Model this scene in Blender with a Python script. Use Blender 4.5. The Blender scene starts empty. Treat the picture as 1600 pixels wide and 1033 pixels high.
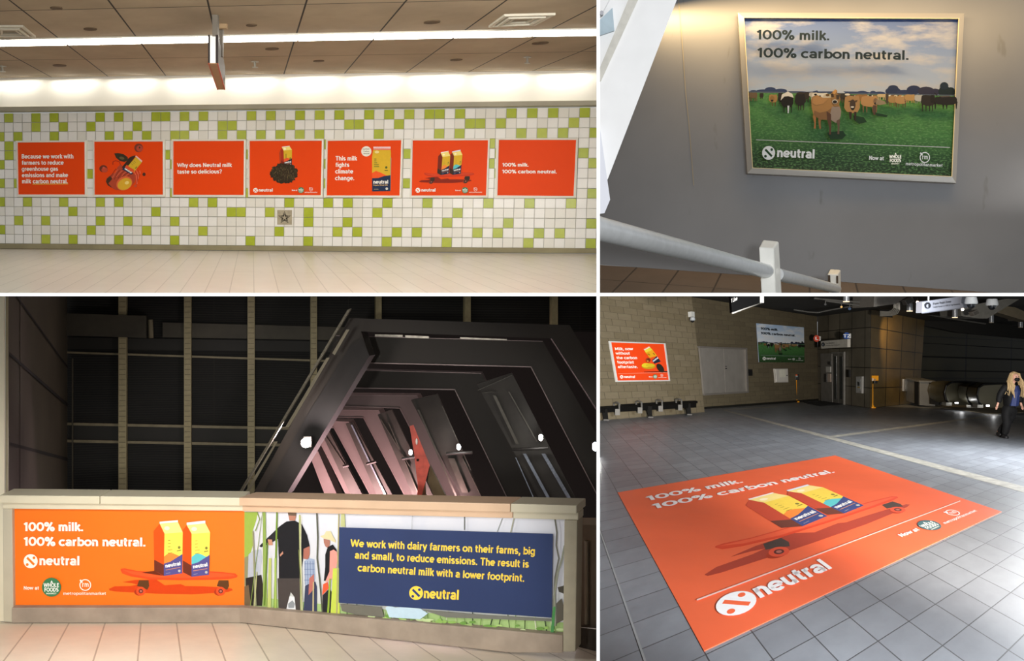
import bpy, bmesh, math, random
from mathutils import Vector, Matrix
random.seed(7)
F = 1200.0; CX = 800.0; CY = 516.5
GX, GY = 934.7, 460.3            # the added partitions meet the picture along these lines
scene = bpy.context.scene
COL = scene.collection
V = Vector

# ------------------------------------------------------------------ camera, world, lamps, exposure
cd = bpy.data.cameras.new('camera'); cd.sensor_width = 36; cd.lens = 36 * F / 1600
cd.clip_start = 0.05; cd.clip_end = 300
cam = bpy.data.objects.new('camera', cd); COL.objects.link(cam)
cam.location = (0, 0, 0); cam.rotation_euler = (math.pi / 2, 0, 0)
scene.camera = cam
scene.view_settings.view_transform = 'Standard'; scene.view_settings.look = 'None'
scene.view_settings.gamma = 1; scene.view_settings.use_curve_mapping = False
scene.view_settings.exposure = 0.0
wd = bpy.data.worlds.new('world'); scene.world = wd; wd.use_nodes = True
wbg = wd.node_tree.nodes['Background']; wbg.inputs[0].default_value = (0.93, 0.97, 1.0, 1); wbg.inputs[1].default_value = 0.42

def ray(px, py): return V(((px - CX) / F, 1.0, (CY - py) / F))
def P(px, py, Y): return ray(px, py) * Y

def spot(name, loc, aim, energy, deg, col=(1, 1, 1), blend=0.3, r=0.05):
    l = bpy.data.lights.new(name, 'SPOT'); l.energy = energy; l.spot_size = math.radians(deg); l.spot_blend = blend
    l.color = col; l.shadow_soft_size = r
    o = bpy.data.objects.new(name, l); COL.objects.link(o); o.location = loc
    o.rotation_euler = (V(aim) - V(loc)).to_track_quat('-Z', 'Y').to_euler(); return o
def area(name, loc, aim, energy, sx, sy, col=(1, 1, 1), spread=180):
    l = bpy.data.lights.new(name, 'AREA'); l.energy = energy; l.shape = 'RECTANGLE'; l.size = sx; l.size_y = sy; l.color = col
    l.spread = math.radians(spread)
    o = bpy.data.objects.new(name, l); COL.objects.link(o); o.location = loc
    o.rotation_euler = (V(aim) - V(loc)).to_track_quat('-Z', 'Y').to_euler(); return o
def point(name, loc, energy, col=(1, 1, 1), r=0.05):
    l = bpy.data.lights.new(name, 'POINT'); l.energy = energy; l.color = col; l.shadow_soft_size = r
    o = bpy.data.objects.new(name, l); COL.objects.link(o); o.location = loc; return o
area('hall_fill', P(466, -70, 7.0), P(466, 440, 13), 400, 6, .6, (1, .975, .93))  # added area fill above the view, brightens the tiled hall
spot('front_fill', (0, -0.5, 0.0), (0.6, 10, 0.2), 210, 95, (1, 1, 1), .3, .05)  # added spot by the camera, whitens the partition edges and the near beam
spot('stair_fill', (1.9, -0.5, 0.9), P(1290, 240, 5), 195, 60, (.86, .93, 1), .6, .3)
area('stair_lamp', P(1340, -42, 4.95), P(1340, 60, 5.12), 30, 2.8, .08, (1, .70, .34))
spot('bridge_fill', (-1.6, 0.2, -0.5), P(440, 950, 8.7), 1750, 50, (1, .98, .94), .5, .2)
area('bridge_side_fill', P(-130, 500, 5.0), P(300, 1010, 7.5), 90, .8, .8, (1, .98, .94), 120)  # added area light beyond the left edge, lifts the bridge floor
for i, (x, Y) in enumerate([(500, 41), (530, 35), (575, 29.5), (630, 25), (700, 20.5)]):
    point('tunnel_uplight', P(x, 800, Y), [2200, 1700, 1100, 600, 160][i], (1, .62, .64), .2)
spot('concourse_daylight', (2.9, 0.3, -0.45), P(1230, 860, 9), 3900, 70, (.88, .94, 1), .8, .3)
spot('concourse_fill', (3.3, 0.3, -0.5), P(1190, 580, 27), 22000, 44, (1, .93, .84), .9, .3)
area('concourse_side_fill', P(1730, 500, 14), P(1300, 690, 15), 750, 4, 1.4, (.9, .95, 1))  # added fill beyond the right edge, stands in for daylight on the floor


# ------------------------------------------------------------------ materials
def lin(c):
    if isinstance(c, str): c = [int(c[i:i + 2], 16) for i in (0, 2, 4)]
    o = []
    for v in c:
        v = v / 255.0
        o.append(v / 12.92 if v <= 0.04045 else ((v + 0.055) / 1.055) ** 2.4)
    return (o[0], o[1], o[2], 1.0)
MATS = {}
def mat(name, c, rough=0.6, metal=0.0, var=0.10, scale=6.0, bump=0.0, spec=0.3, emit=0.0, coord='Object'):
    if name in MATS: return MATS[name]
    m = bpy.data.materials.new(name); m.use_nodes = True; nt = m.node_tree; n = nt.nodes; k = nt.links
    b = n['Principled BSDF']; b.inputs['Roughness'].default_value = rough; b.inputs['Metallic'].default_value = metal
    b.inputs['Specular IOR Level'].default_value = spec
    L = lin(c); b.inputs['Base Color'].default_value = L
    if var > 0:
        tc = n.new('ShaderNodeTexCoord'); nz = n.new('ShaderNodeTexNoise'); nz.inputs['Scale'].default_value = scale
        nz.inputs['Detail'].default_value = 5; rp = n.new('ShaderNodeValToRGB')
        k.new(tc.outputs[coord], nz.inputs['Vector']); k.new(nz.outputs['Fac'], rp.inputs['Fac'])
        e = rp.color_ramp.elements; e[0].position = 0.3; e[1].position = 0.7
        e[0].color = tuple(x * (1 - var) for x in L[:3]) + (1,); e[1].color = tuple(min(1, x * (1 + var)) for x in L[:3]) + (1,)
        k.new(rp.outputs['Color'], b.inputs['Base Color'])
        if bump:
            bp = n.new('ShaderNodeBump'); bp.inputs['Strength'].default_value = bump; bp.inputs['Distance'].default_value = 0.01
            k.new(nz.outputs['Fac'], bp.inputs['Height']); k.new(bp.outputs['Normal'], b.inputs['Normal'])
    if emit:
        b.inputs['Emission Color'].default_value = L; b.inputs['Emission Strength'].default_value = emit
    MATS[name] = m; return m
def ink(c):                                # flat printing ink on a poster
    return mat('ink_' + c, c, rough=0.55, var=0.03, scale=20, spec=0.15)
def brickmat(name, c1, c2, mortar, bw, rh, ms, offset=0.0, rough=0.5, var=0.12, nscale=1.2, bump=0.3, spec=0.3, bias=0.0, metal=0.0):
    m = bpy.data.materials.new(name); m.use_nodes = True; nt = m.node_tree; n = nt.nodes; k = nt.links
    b = n['Principled BSDF']; b.inputs['Roughness'].default_value = rough; b.inputs['Specular IOR Level'].default_value = spec
    b.inputs['Metallic'].default_value = metal
    tc = n.new('ShaderNodeTexCoord'); br = n.new('ShaderNodeTexBrick'); br.offset = offset; br.offset_frequency = 2; br.squash = 1
    br.inputs['Scale'].default_value = 1; br.inputs['Brick Width'].default_value = bw; br.inputs['Row Height'].default_value = rh
    br.inputs['Mortar Size'].default_value = ms; br.inputs['Mortar Smooth'].default_value = 0.1; br.inputs['Bias'].default_value = bias
    br.inputs['Color1'].default_value = lin(c1); br.inputs['Color2'].default_value = lin(c2); br.inputs['Mortar'].default_value = lin(mortar)
    k.new(tc.outputs['UV'], br.inputs['Vector'])
    nz = n.new('ShaderNodeTexNoise'); nz.inputs['Scale'].default_value = nscale; nz.inputs['Detail'].default_value = 8; nz.inputs['Roughness'].default_value = 0.62
    k.new(tc.outputs['UV'], nz.inputs['Vector'])
    mr = n.new('ShaderNodeMapRange'); mr.inputs['From Min'].default_value = 0.3; mr.inputs['From Max'].default_value = 0.7
    mr.inputs['To Min'].default_value = 1 - var; mr.inputs['To Max'].default_value = 1 + var
    k.new(nz.outputs['Fac'], mr.inputs['Value'])
    mx = n.new('ShaderNodeVectorMath'); mx.operation = 'SCALE'
    k.new(br.outputs['Color'], mx.inputs[0]); k.new(mr.outputs['Result'], mx.inputs['Scale']); k.new(mx.outputs['Vector'], b.inputs['Base Color'])
    if bump:
        bp = n.new('ShaderNodeBump'); bp.inputs['Strength'].default_value = bump; bp.inputs['Distance'].default_value = 0.005; bp.invert = True
        k.new(br.outputs['Fac'], bp.inputs['Height']); k.new(bp.outputs['Normal'], b.inputs['Normal'])
    MATS[name] = m; return m
def lamp_mat(name, c, s):
    if name in MATS: return MATS[name]
    m = bpy.data.materials.new(name); m.use_nodes = True; n = m.node_tree.nodes; n.remove(n['Principled BSDF'])
    e = n.new('ShaderNodeEmission'); e.inputs[0].default_value = lin(c); e.inputs[1].default_value = s
    m.node_tree.links.new(e.outputs[0], n['Material Output'].inputs[0]); MATS[name] = m; return m

# ------------------------------------------------------------------ mesh builder
CLIPS = {1: [(-1, 'x'), (1, 'y')], 2: [(1, 'x'), (1, 'y')], 3: [(-1, 'x'), (-1, 'y')], 4: [(1, 'x'), (-1, 'y')]}
class MB:
    def __init__(s): s.v = []; s.f = []; s.m = []; s.uv = []; s.mats = []; s.smooth = False
    def mi(s, m):
        if m not in s.mats: s.mats.append(m)
        return s.mats.index(m)
    def face(s, pts, m, uv=None):
        i = len(s.v); s.v += [V(p) for p in pts]; s.f.append(list(range(i, i + len(pts)))); s.m.append(s.mi(m)); s.uv.append(uv)
    def grid(s, rows, m, close=False, caps=False):
        i = len(s.v); nr = len(rows); nc = len(rows[0]); k = s.mi(m)
        for r in rows: s.v += [V(p) for p in r]
        for a in range(nr - 1):
            for c in range(nc if close else nc - 1):
                d = (c + 1) % nc
                s.f.append([i + a * nc + c, i + a * nc + d, i + (a + 1) * nc + d, i + (a + 1) * nc + c]); s.m.append(k); s.uv.append(None)
        if caps:
            s.f.append([i + c for c in range(nc)][::-1]); s.m.append(k); s.uv.append(None)
            s.f.append([i + (nr - 1) * nc + c for c in range(nc)]); s.m.append(k); s.uv.append(None)
    def hexa(s, a, b, m):                # two loops of equal length, closed solid
        s.grid([a, b], m, close=True, caps=True); return s
    def extr(s, poly, vec, m): return s.hexa([V(p) for p in poly], [V(p) + V(vec) for p in poly], m)
    def box(s, o, u, v, w, m):            # corner and three edge vectors
        o, u, v, w = V(o), V(u), V(v), V(w); return s.hexa([o, o + u, o + u + v, o + v], [o + w, o + u + w, o + u + v + w, o + v + w], m)
    def cbox(s, c, x, y, z, m, ax=None):
        ax = ax or (V((1, 0, 0)), V((0, 1, 0)), V((0, 0, 1))); u, v, w = ax[0] * x, ax[1] * y, ax[2] * z
        return s.box(V(c) - u / 2 - v / 2 - w / 2, u, v, w, m)
    def tube(s, pts, r, m, n=12, caps=True):
        pts = [V(p) for p in pts]; rr = r if isinstance(r, (list, tuple)) else [r] * len(pts); rows = []; up = None
        for i, p in enumerate(pts):
            t = (pts[min(i + 1, len(pts) - 1)] - pts[max(i - 1, 0)]).normalized()
            if up is None: up = t.orthogonal().normalized()
            up = (up - t * up.dot(t)).normalized(); sd = t.cross(up)
            rows.append([p + (up * math.cos(a) + sd * math.sin(a)) * rr[i] for a in [2 * math.pi * j / n for j in range(n)]])
        s.grid(rows, m, close=True, caps=caps); return s
    def disc(s, c, nrm, r, m, n=24, up=(0, 0, 1), ry=None):
        nrm = V(nrm).normalized(); a = V(up).cross(nrm).normalized(); b = nrm.cross(a)
        s.face([V(c) + a * r * math.cos(t) + b * (ry or r) * math.sin(t) for t in [2 * math.pi * i / n for i in range(n)]], m); return s
    def ball(s, c, r, m, n=14, sq=(1, 1, 1)):
        rows = []
        for i in range(n // 2 + 1):
            t = math.pi * (i / (n // 2)) ; z = math.cos(t); q = max(math.sin(t), 1e-3)
            rows.append([V(c) + V((q * math.cos(a) * r * sq[0], q * math.sin(a) * r * sq[1], z * r * sq[2])) for a in [2 * math.pi * j / n for j in range(n)]])
        s.grid(rows, m, close=True, caps=True); return s
    def build(s, name, parent=None, clip=0, bevel=0.0, smooth=False):
        me = bpy.data.meshes.new(name); me.from_pydata([tuple(p) for p in s.v], [], s.f)
        for m in s.mats: me.materials.append(m)
        for p, k in zip(me.polygons, s.m): p.material_index = k
        if any(s.uv):
            L = me.uv_layers.new(name='UVMap')
            for p, u in zip(me.polygons, s.uv):
                if u:
                    for li, q in zip(p.loop_indices, u): L.data[li].uv = q
        if clip:
            bm = bmesh.new(); bm.from_mesh(me)
            for sg, ax in CLIPS[clip]:
                nn = V((F, -(GX - CX), 0)) if ax == 'x' else V((0, -(CY - GY), F))
                g = list(bm.verts) + list(bm.edges) + list(bm.faces)
                bmesh.ops.bisect_plane(bm, geom=g, plane_co=(0, 0, 0), plane_no=nn.normalized() * sg, clear_inner=True, dist=1e-6)
            bm.to_mesh(me); bm.free()
        if smooth or s.smooth:
            for p in me.polygons: p.use_smooth = True
        o = bpy.data.objects.new(name, me); COL.objects.link(o)
        if smooth:
            es = o.modifiers.new('split', 'EDGE_SPLIT'); es.split_angle = math.radians(40)
        if bevel:
            bv = o.modifiers.new('bevel', 'BEVEL'); bv.width = bevel; bv.segments = 2; bv.limit_method = 'ANGLE'
        if parent: o.parent = parent; o.matrix_parent_inverse = parent.matrix_world.inverted()
        return o
def tag(o, label, cat, group=None, kind=None):
    o['label'] = label; o['category'] = cat
    if group: o['group'] = group
    if kind: o['kind'] = kind
    return o
def struct(o, label=None):
    o['kind'] = 'structure'
    if label: o['label'] = label
    return o
def thing(name, loc, label, cat, group=None):
    o = bpy.data.objects.new(name, None); COL.objects.link(o); o.empty_display_size = 0.1; o.matrix_world = Matrix.Translation(V(loc)); o.location = V(loc)
    return tag(o, label, cat, group)

# ------------------------------------------------------------------ planes and pictures
def pgram(tl, tr, br, bl, Y):             # the flat parallelogram whose corners are seen at these places
    r = [ray(*q) for q in (tl, tr, br, bl)]
    M3 = Matrix((( r[1].x, -r[2].x, r[3].x), (r[1].y, -r[2].y, r[3].y), (r[1].z, -r[2].z, r[3].z)))
    d = M3.inverted() @ r[0]
    a = [r[0], r[1] * d[0], r[2] * d[1], r[3] * d[2]]; k = Y / (sum(p.y for p in a) / 4)
    return [p * k for p in a]
class Plane:
    def __init__(s, o, u, v, uu=1.0, vv=1.0):
        s.o, s.u, s.v = V(o), V(u), V(v); s.n = s.u.cross(s.v).normalized()
        if s.n.dot(s.o) > 0: s.n = -s.n
        s.uu, s.vv = uu, vv
    def hit(s, px, py, h=0.0):
        r = ray(px, py); return r * (s.o.dot(s.n) / r.dot(s.n)) + s.n * h
    def st(s, p):
        d = V(p) - s.o; a, b, c = s.u.dot(s.u), s.u.dot(s.v), s.v.dot(s.v); e, f = d.dot(s.u), d.dot(s.v); q = a * c - b * b
        return ((e * c - f * b) / q, (f * a - e * b) / q)
    def at(s, a, b, h=0.0): return s.o + s.u * a + s.v * b + s.n * h
    def uv(s, p): a, b = s.st(p); return (a * s.uu, b * s.vv)
    def poly(s, pxs, m, mb, h=0.0):
        ps = [s.hit(x, y, h) for x, y in pxs]; mb.face(ps, m, [s.uv(p) for p in ps])
    def slab(s, pxs, h0, h1, m, mb):       # solid standing off the plane
        ps = [s.hit(x, y) for x, y in pxs]; mb.hexa([p + s.n * h0 for p in ps], [p + s.n * h1 for p in ps], m)
class VWall(Plane):                       # an upright wall: every upright line of it keeps one distance
    def __init__(s, b0, b1, t0, t1, Y0, Y1, uu=1.0, vv=1.0):
        s.B0, s.B1, s.T0, s.T1 = P(*b0, Y0), P(*b1, Y1), P(*t0, Y0), P(*t1, Y1); s.uu, s.vv = uu, vv
        s.n = (s.B1 - s.B0).cross((s.T0 + s.T1) - (s.B0 + s.B1)).normalized()
        if s.n.dot(s.B0) > 0: s.n = -s.n
        s.o = s.B0
    def ends(s, a): return s.B0.lerp(s.B1, a) if 0 <= a <= 1 else s.B0 + (s.B1 - s.B0) * a, s.T0 + (s.T1 - s.T0) * a
    def at(s, a, b, h=0.0):
        B, T = s.ends(a); return B + (T - B) * b + s.n * h
    def sol(s, px, py):
        def f(a):
            B, T = s.ends(a); p = ray(px, py) * B.y; return B.x + (T.x - B.x) * (p.z - B.z) / (T.z - B.z) - p.x
        a0, a1 = 0.0, 1.0
        for _ in range(30):
            f0, f1 = f(a0), f(a1)
            if abs(f1 - f0) < 1e-12: break
            a2 = a1 - f1 * (a1 - a0) / (f1 - f0); a0, a1 = a1, a2
            if abs(a1 - a0) < 1e-10: break
        return a1
    def hit(s, px, py, h=0.0): return ray(px, py) * s.ends(s.sol(px, py))[0].y + s.n * h
    def st(s, p):
        q = V(p); px, py = CX + F * q.x / q.y, CY - F * q.z / q.y; a = s.sol(px, py); B, T = s.ends(a); w = ray(px, py) * B.y
        return (a, (w.z - B.z) / (T.z - B.z))
    def face_all(s, m, mb, nu=12, nv=4, more=0):
        for i in range(nu + more):
            for j in range(nv):
                q = [(i / nu, j / nv), ((i + 1) / nu, j / nv), ((i + 1) / nu, (j + 1) / nv), (i / nu, (j + 1) / nv)]
                mb.face([s.at(a, b) for a, b in q], m, [(a * s.uu, b * s.vv) for a, b in q])
def hom(src, dst):
    import numpy as np
    A = []; B = []
    for (x, y), (u, v) in zip(src, dst):
        A.append([x, y, 1, 0, 0, 0, -u * x, -u * y]); B.append(u)
        A.append([0, 0, 0, x, y, 1, -v * x, -v * y]); B.append(v)
    h = np.linalg.solve(np.array(A, float), np.array(B, float))
    return lambda x, y: ((h[0] * x + h[1] * y + h[2]) / (h[6] * x + h[7] * y + 1), (h[3] * x + h[4] * y + h[5]) / (h[6] * x + h[7] * y + 1))
UNIT = [(0, 0), (1, 0), (1, 1), (0, 1)]
def ARC(cx, cy, rx, ry, a0, a1):
    n = max(4, int(abs(a1 - a0) / 22)); return [(cx + rx * math.cos(math.radians(a0 + (a1 - a0) * i / n)), cy + ry * math.sin(math.radians(a0 + (a1 - a0) * i / n))) for i in range(n + 1)]
O_ = lambda cx: ARC(cx, .265, .17, .205, 0, 360)
GL = {
 'a': (.47, [ARC(.22, .33, .15, .14, 160, 0), [(.37, .33), (.37, 0)], ARC(.22, .16, .15, .10, 0, 360)]),
 'b': (.5, [[(.11, .72), (.11, 0)], O_(.28)]), 'c': (.45, [ARC(.255, .265, .195, .205, 48, 312)]),
 'd': (.5, [O_(.23), [(.40, .72), (.40, 0)]]), 'e': (.5, [ARC(.25, .265, .19, .205, 0, 315), [(.06, .265), (.44, .265)]]),
 'f': (.31, [[(.14, 0), (.14, .56)], ARC(.26, .56, .12, .11, 180, 85), [(.03, .47), (.29, .47)]]),
 'g': (.5, [O_(.23), [(.40, .53), (.40, 0)], ARC(.24, -.0, .16, .15, 0, -150)]),
 'h': (.48, [[(.11, .72), (.11, 0)], ARC(.24, .30, .135, .17, 180, 0), [(.375, .30), (.375, 0)]]),
 'i': (.22, [[(.11, .53), (.11, 0)], [(.11, .73), (.11, .61)]]),
 'k': (.43, [[(.11, .72), (.11, 0)], [(.13, .22), (.38, .53)], [(.21, .30), (.4, 0)]]), 'l': (.22, [[(.11, .72), (.11, 0)]]),
 'm': (.70, [[(.11, .53), (.11, 0)], ARC(.23, .30, .12, .17, 180, 0), [(.35, .30), (.35, 0)], ARC(.47, .30, .12, .17, 180, 0), [(.59, .30), (.59, 0)]]),
 'n': (.48, [[(.11, .53), (.11, 0)], ARC(.24, .30, .135, .17, 180, 0), [(.375, .30), (.375, 0)]]),
 'o': (.51, [ARC(.255, .265, .195, .205, 0, 360)]), 'p': (.5, [[(.11, .53), (.11, -.18)], O_(.28)]), 'q': (.5, [O_(.23), [(.40, .53), (.40, -.18)]]),
 'r': (.33, [[(.11, .53), (.11, 0)], ARC(.25, .31, .14, .16, 180, 75)]),
 's': (.42, [ARC(.21, .365, .13, .105, 30, 270), ARC(.21, .16, .14, .10, 90, -150)]),
 't': (.33, [[(.14, .66), (.14, .15)], ARC(.25, .16, .11, .10, 180, 280), [(.03, .47), (.29, .47)]]),
 'u': (.48, [[(.10, .53), (.10, .23)], ARC(.235, .23, .135, .17, 180, 360), [(.37, .53), (.37, 0)]]),
 'v': (.44, [[(.05, .53), (.22, .03)], [(.22, .03), (.39, .53)]]),
 'w': (.64, [[(.05, .53), (.19, .03)], [(.19, .03), (.32, .50)], [(.32, .50), (.45, .03)], [(.45, .03), (.59, .53)]]),
 'x': (.44, [[(.05, .53), (.39, 0)], [(.39, .53), (.05, 0)]]), 'y': (.45, [[(.05, .53), (.23, .05)], [(.40, .53), (.16, -.18)]]),
 'z': (.42, [[(.05, .47), (.37, .47)], [(.36, .47), (.06, .06)], [(.05, .06), (.38, .06)]]),
 'A': (.6, [[(.05, 0), (.30, .70)], [(.30, .70), (.55, 0)], [(.14, .22), (.46, .22)]]),
 'B': (.53, [[(.12, .72), (.12, 0)], [(.12, .66), (.28, .66)] , ARC(.28, .52, .14, .14, 90, -90), [(.12, .38), (.3, .38)], ARC(.29, .22, .16, .16, 90, -90), [(.12, .06), (.3, .06)]]),
 'C': (.6, [ARC(.33, .36, .27, .30, 48, 312)]), 'G': (.64, [ARC(.33, .36, .27, .30, 48, 330), [(.60, .30), (.36, .30)]]), 'j': (.22, [[(.11, .53), (.11, -.16)]]), '/': (.3, [[(.25, .72), (.05, 0)]]),
 'D': (.6, [[(.12, .72), (.12, 0)], [(.12, .66), (.25, .66)], ARC(.25, .36, .26, .30, 90, -90), [(.12, .06), (.26, .06)]]),
 'E': (.5, [[(.12, .72), (.12, 0)], [(.12, .66), (.44, .66)], [(.12, .37), (.40, .37)], [(.12, .06), (.44, .06)]]),
 'F': (.47, [[(.12, .72), (.12, 0)], [(.12, .66), (.44, .66)], [(.12, .36), (.40, .36)]]),
 'H': (.6, [[(.12, .72), (.12, 0)], [(.48, .72), (.48, 0)], [(.12, .37), (.48, .37)]]),
 'I': (.24, [[(.12, .72), (.12, 0)]]), 'K': (.55, [[(.12, .72), (.12, 0)], [(.14, .28), (.46, .72)], [(.24, .4), (.5, 0)]]),
 'L': (.46, [[(.12, .72), (.12, 0)], [(.12, .06), (.43, .06)]]),
 'M': (.74, [[(.12, .72), (.12, 0)], [(.13, .70), (.37, .12)], [(.37, .12), (.61, .70)], [(.62, .72), (.62, 0)]]),
 'N': (.62, [[(.12, .72), (.12, 0)], [(.13, .69), (.49, .03)], [(.50, .72), (.50, 0)]]),
 'O': (.66, [ARC(.33, .36, .27, .30, 0, 360)]),
 'P': (.52, [[(.12, .72), (.12, 0)], [(.12, .66), (.30, .66)], ARC(.30, .49, .16, .17, 90, -90), [(.12, .32), (.3, .32)]]),
 'R': (.55, [[(.12, .72), (.12, 0)], [(.12, .66), (.29, .66)], ARC(.29, .50, .16, .16, 90, -90), [(.12, .34), (.3, .34)], [(.28, .34), (.48, 0)]]),
 'S': (.52, [ARC(.26, .51, .17, .15, 30, 270), ARC(.26, .21, .18, .15, 90, -150)]),
 'T': (.54, [[(.27, .70), (.27, 0)], [(.03, .66), (.51, .66)]]), 'U': (.58, [[(.11, .72), (.11, .26)], ARC(.29, .26, .18, .20, 180, 360), [(.47, .72), (.47, .26)]]),
 'V': (.58, [[(.04, .72), (.29, .03)], [(.29, .03), (.54, .72)]]),
 'W': (.86, [[(.05, .72), (.24, .03)], [(.24, .03), (.43, .69)], [(.43, .69), (.62, .03)], [(.62, .03), (.81, .72)]]),
 'Z': (.52, [[(.05, .66), (.46, .66)], [(.45, .66), (.07, .06)], [(.05, .06), (.47, .06)]]),
 '0': (.56, [ARC(.28, .36, .2, .30, 0, 360)]), '1': (.34, [[(.21, .72), (.21, 0)], [(.22, .67), (.05, .53)]]),
 '2': (.52, [ARC(.25, .50, .17, .16, 165, -25), [(.40, .45), (.10, .07)], [(.07, .06), (.45, .06)]]),
 '%': (.74, [ARC(.17, .55, .10, .12, 0, 360), ARC(.57, .17, .10, .12, 0, 360), [(.54, .72), (.20, 0)]]),
 '.': (.22, [[(.11, 0), (.11, .13)]]), ',': (.22, [[(.13, .13), (.13, .0)], [(.13, .03), (.06, -.13)]]), ' ': (.24, []),
 '?': (.45, [ARC(.22, .53, .15, .14, 170, -40), [(.30, .44), (.22, .2)], [(.22, 0), (.22, .13)]]),
}
def ribbon(pts, w):
    n = len(pts); L = []; R = []; closed = n > 3 and abs(pts[0][0] - pts[-1][0]) < 1e-6 and abs(pts[0][1] - pts[-1][1]) < 1e-6
    for i, p in enumerate(pts):
        a = pts[i - 1] if i else (pts[-2] if closed else p); b = pts[i + 1] if i < n - 1 else (pts[1] if closed else p)
        tx, ty = b[0] - a[0], b[1] - a[1]; q = math.hypot(tx, ty) or 1
        nx, ny = -ty / q * w / 2, tx / q * w / 2; L.append((p[0] + nx, p[1] + ny)); R.append((p[0] - nx, p[1] - ny))
    return [[L[i], L[i + 1], R[i + 1], R[i]] for i in range(n - 1)]
class Art:                                  # a picture printed on a flat quad; coordinates are those of the source drawing
    def __init__(s, corners3d, n, srcquad, parent, clip, step=0.0003):
        s.c = [V(p) for p in corners3d]; s.n = n; s.h = hom(srcquad, UNIT); s.T = None; s.parts = {}; s.parent = parent; s.clip = clip; s.k = 0; s.step = step
        s.scale = 1
    def m3(s, x, y):
        if s.T: x, y = s.T(x, y)
        u, v = s.h(x, y); c = s.c
        return (c[0] * (1 - u) + c[1] * u) * (1 - v) + (c[3] * (1 - u) + c[2] * u) * v + s.n * (0.002 + s.k * s.step)
    def pb(s, part):
        if part in ('lettering', 'sign_lettering'): part = part + '#' + str(s.k)
        return s.parts.setdefault(part, MB())
    def up(s): s.k += 1
    def poly(s, part, pts, c):
        s.k += 1; s.pb(part).face([s.m3(x, y) for x, y in pts], c if not isinstance(c, str) else ink(c), [(lambda q: (q[0], 1 - q[1]))(s.h(*(s.T(x, y) if s.T else (x, y)))) for x, y in pts])
    def ell(s, part, cx, cy, rx, ry, c, rot=0, n=24):
        q = math.radians(rot); s.poly(part, [(cx + rx * math.cos(t) * math.cos(q) - ry * math.sin(t) * math.sin(q), cy + rx * math.cos(t) * math.sin(q) + ry * math.sin(t) * math.cos(q)) for t in [2 * math.pi * i / n for i in range(n)]], c)
    def line(s, part, pts, w, c):
        s.k += 1
        for q in ribbon(pts, w): s.pb(part).face([s.m3(*p) for p in q], c if not isinstance(c, str) else ink(c))
    def text(s, part, t, p0, p1, cap, c, w=.125, up=None):
        s.k += 1; W = sum(GL[ch][0] for ch in t); sx = math.hypot(p1[0] - p0[0], p1[1] - p0[1]) / W; sy = cap / .72
        ex = ((p1[0] - p0[0]) / W, (p1[1] - p0[1]) / W); q = math.hypot(*ex); uy = up or (ex[1] / q, -ex[0] / q); m = c if not isinstance(c, str) else ink(c)
        x = 0; mb = s.pb(part)
        for ch in t:
            adv, st = GL[ch]
            for k in st:
                for qd in ribbon(k, w):
                    mb.face([s.m3(p0[0] + ex[0] * (x + a) + uy[0] * sy * b, p0[1] + ex[1] * (x + a) + uy[1] * sy * b) for a, b in qd], m)
            x += adv
    def done(s, labels=None):
        for nme, mb in s.parts.items():
            if mb.f:
                nme = nme.split('#')[0]; o = mb.build(nme, s.parent, s.clip)
                if labels and nme in labels: o['label'] = labels[nme]
def quadmap(src, dst): return hom(src, dst)

# ================================================================== added partitions along the white gutters; they also stop light leaking across
white_trim = mat('white_trim', 'ffffff', 0.6, var=0.01)
side_grey = mat('partition_side', '8f8d88', 0.9, var=0.05)
def partition(name, a, b, y0=1.5, y1=62.0, label=''):
    # a, b: the two ends of its front edge in the picture; thickness stays the same all the way back
    vert = abs(a[0] - b[0]) < abs(a[1] - b[1]); th = 5.0 / F * y0 / 2; mb = MB()
    off = V((th, 0, 0)) if vert else V((0, 0, th))
    f0, f1, k0, k1 = P(*a, y0), P(*b, y0), P(*a, y1), P(*b, y1)
    fr = [f0 - off, f0 + off, f1 + off, f1 - off]; bk = [k0 - off, k0 + off, k1 + off, k1 - off]
    mb.face(fr, white_trim); mb.face(bk[::-1], side_grey)
    for i in range(4): mb.face([fr[i], bk[i], bk[(i + 1) % 4], fr[(i + 1) % 4]], side_grey)
    return struct(mb.build(name), label)
partition('gutter_partition', (GX, -1300), (GX, 2300), label='added thin white partition between the left and right rooms')
partition('gutter_slab', (-1500, GY), (GX - 1.5, GY), 1.52, label='added thin white slab between the tiled hall and the dark tunnel room')
partition('gutter_slab', (GX + 1.5, GY), (3100, GY), 1.52, label='added thin white slab between the stairwell and the station concourse')

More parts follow.
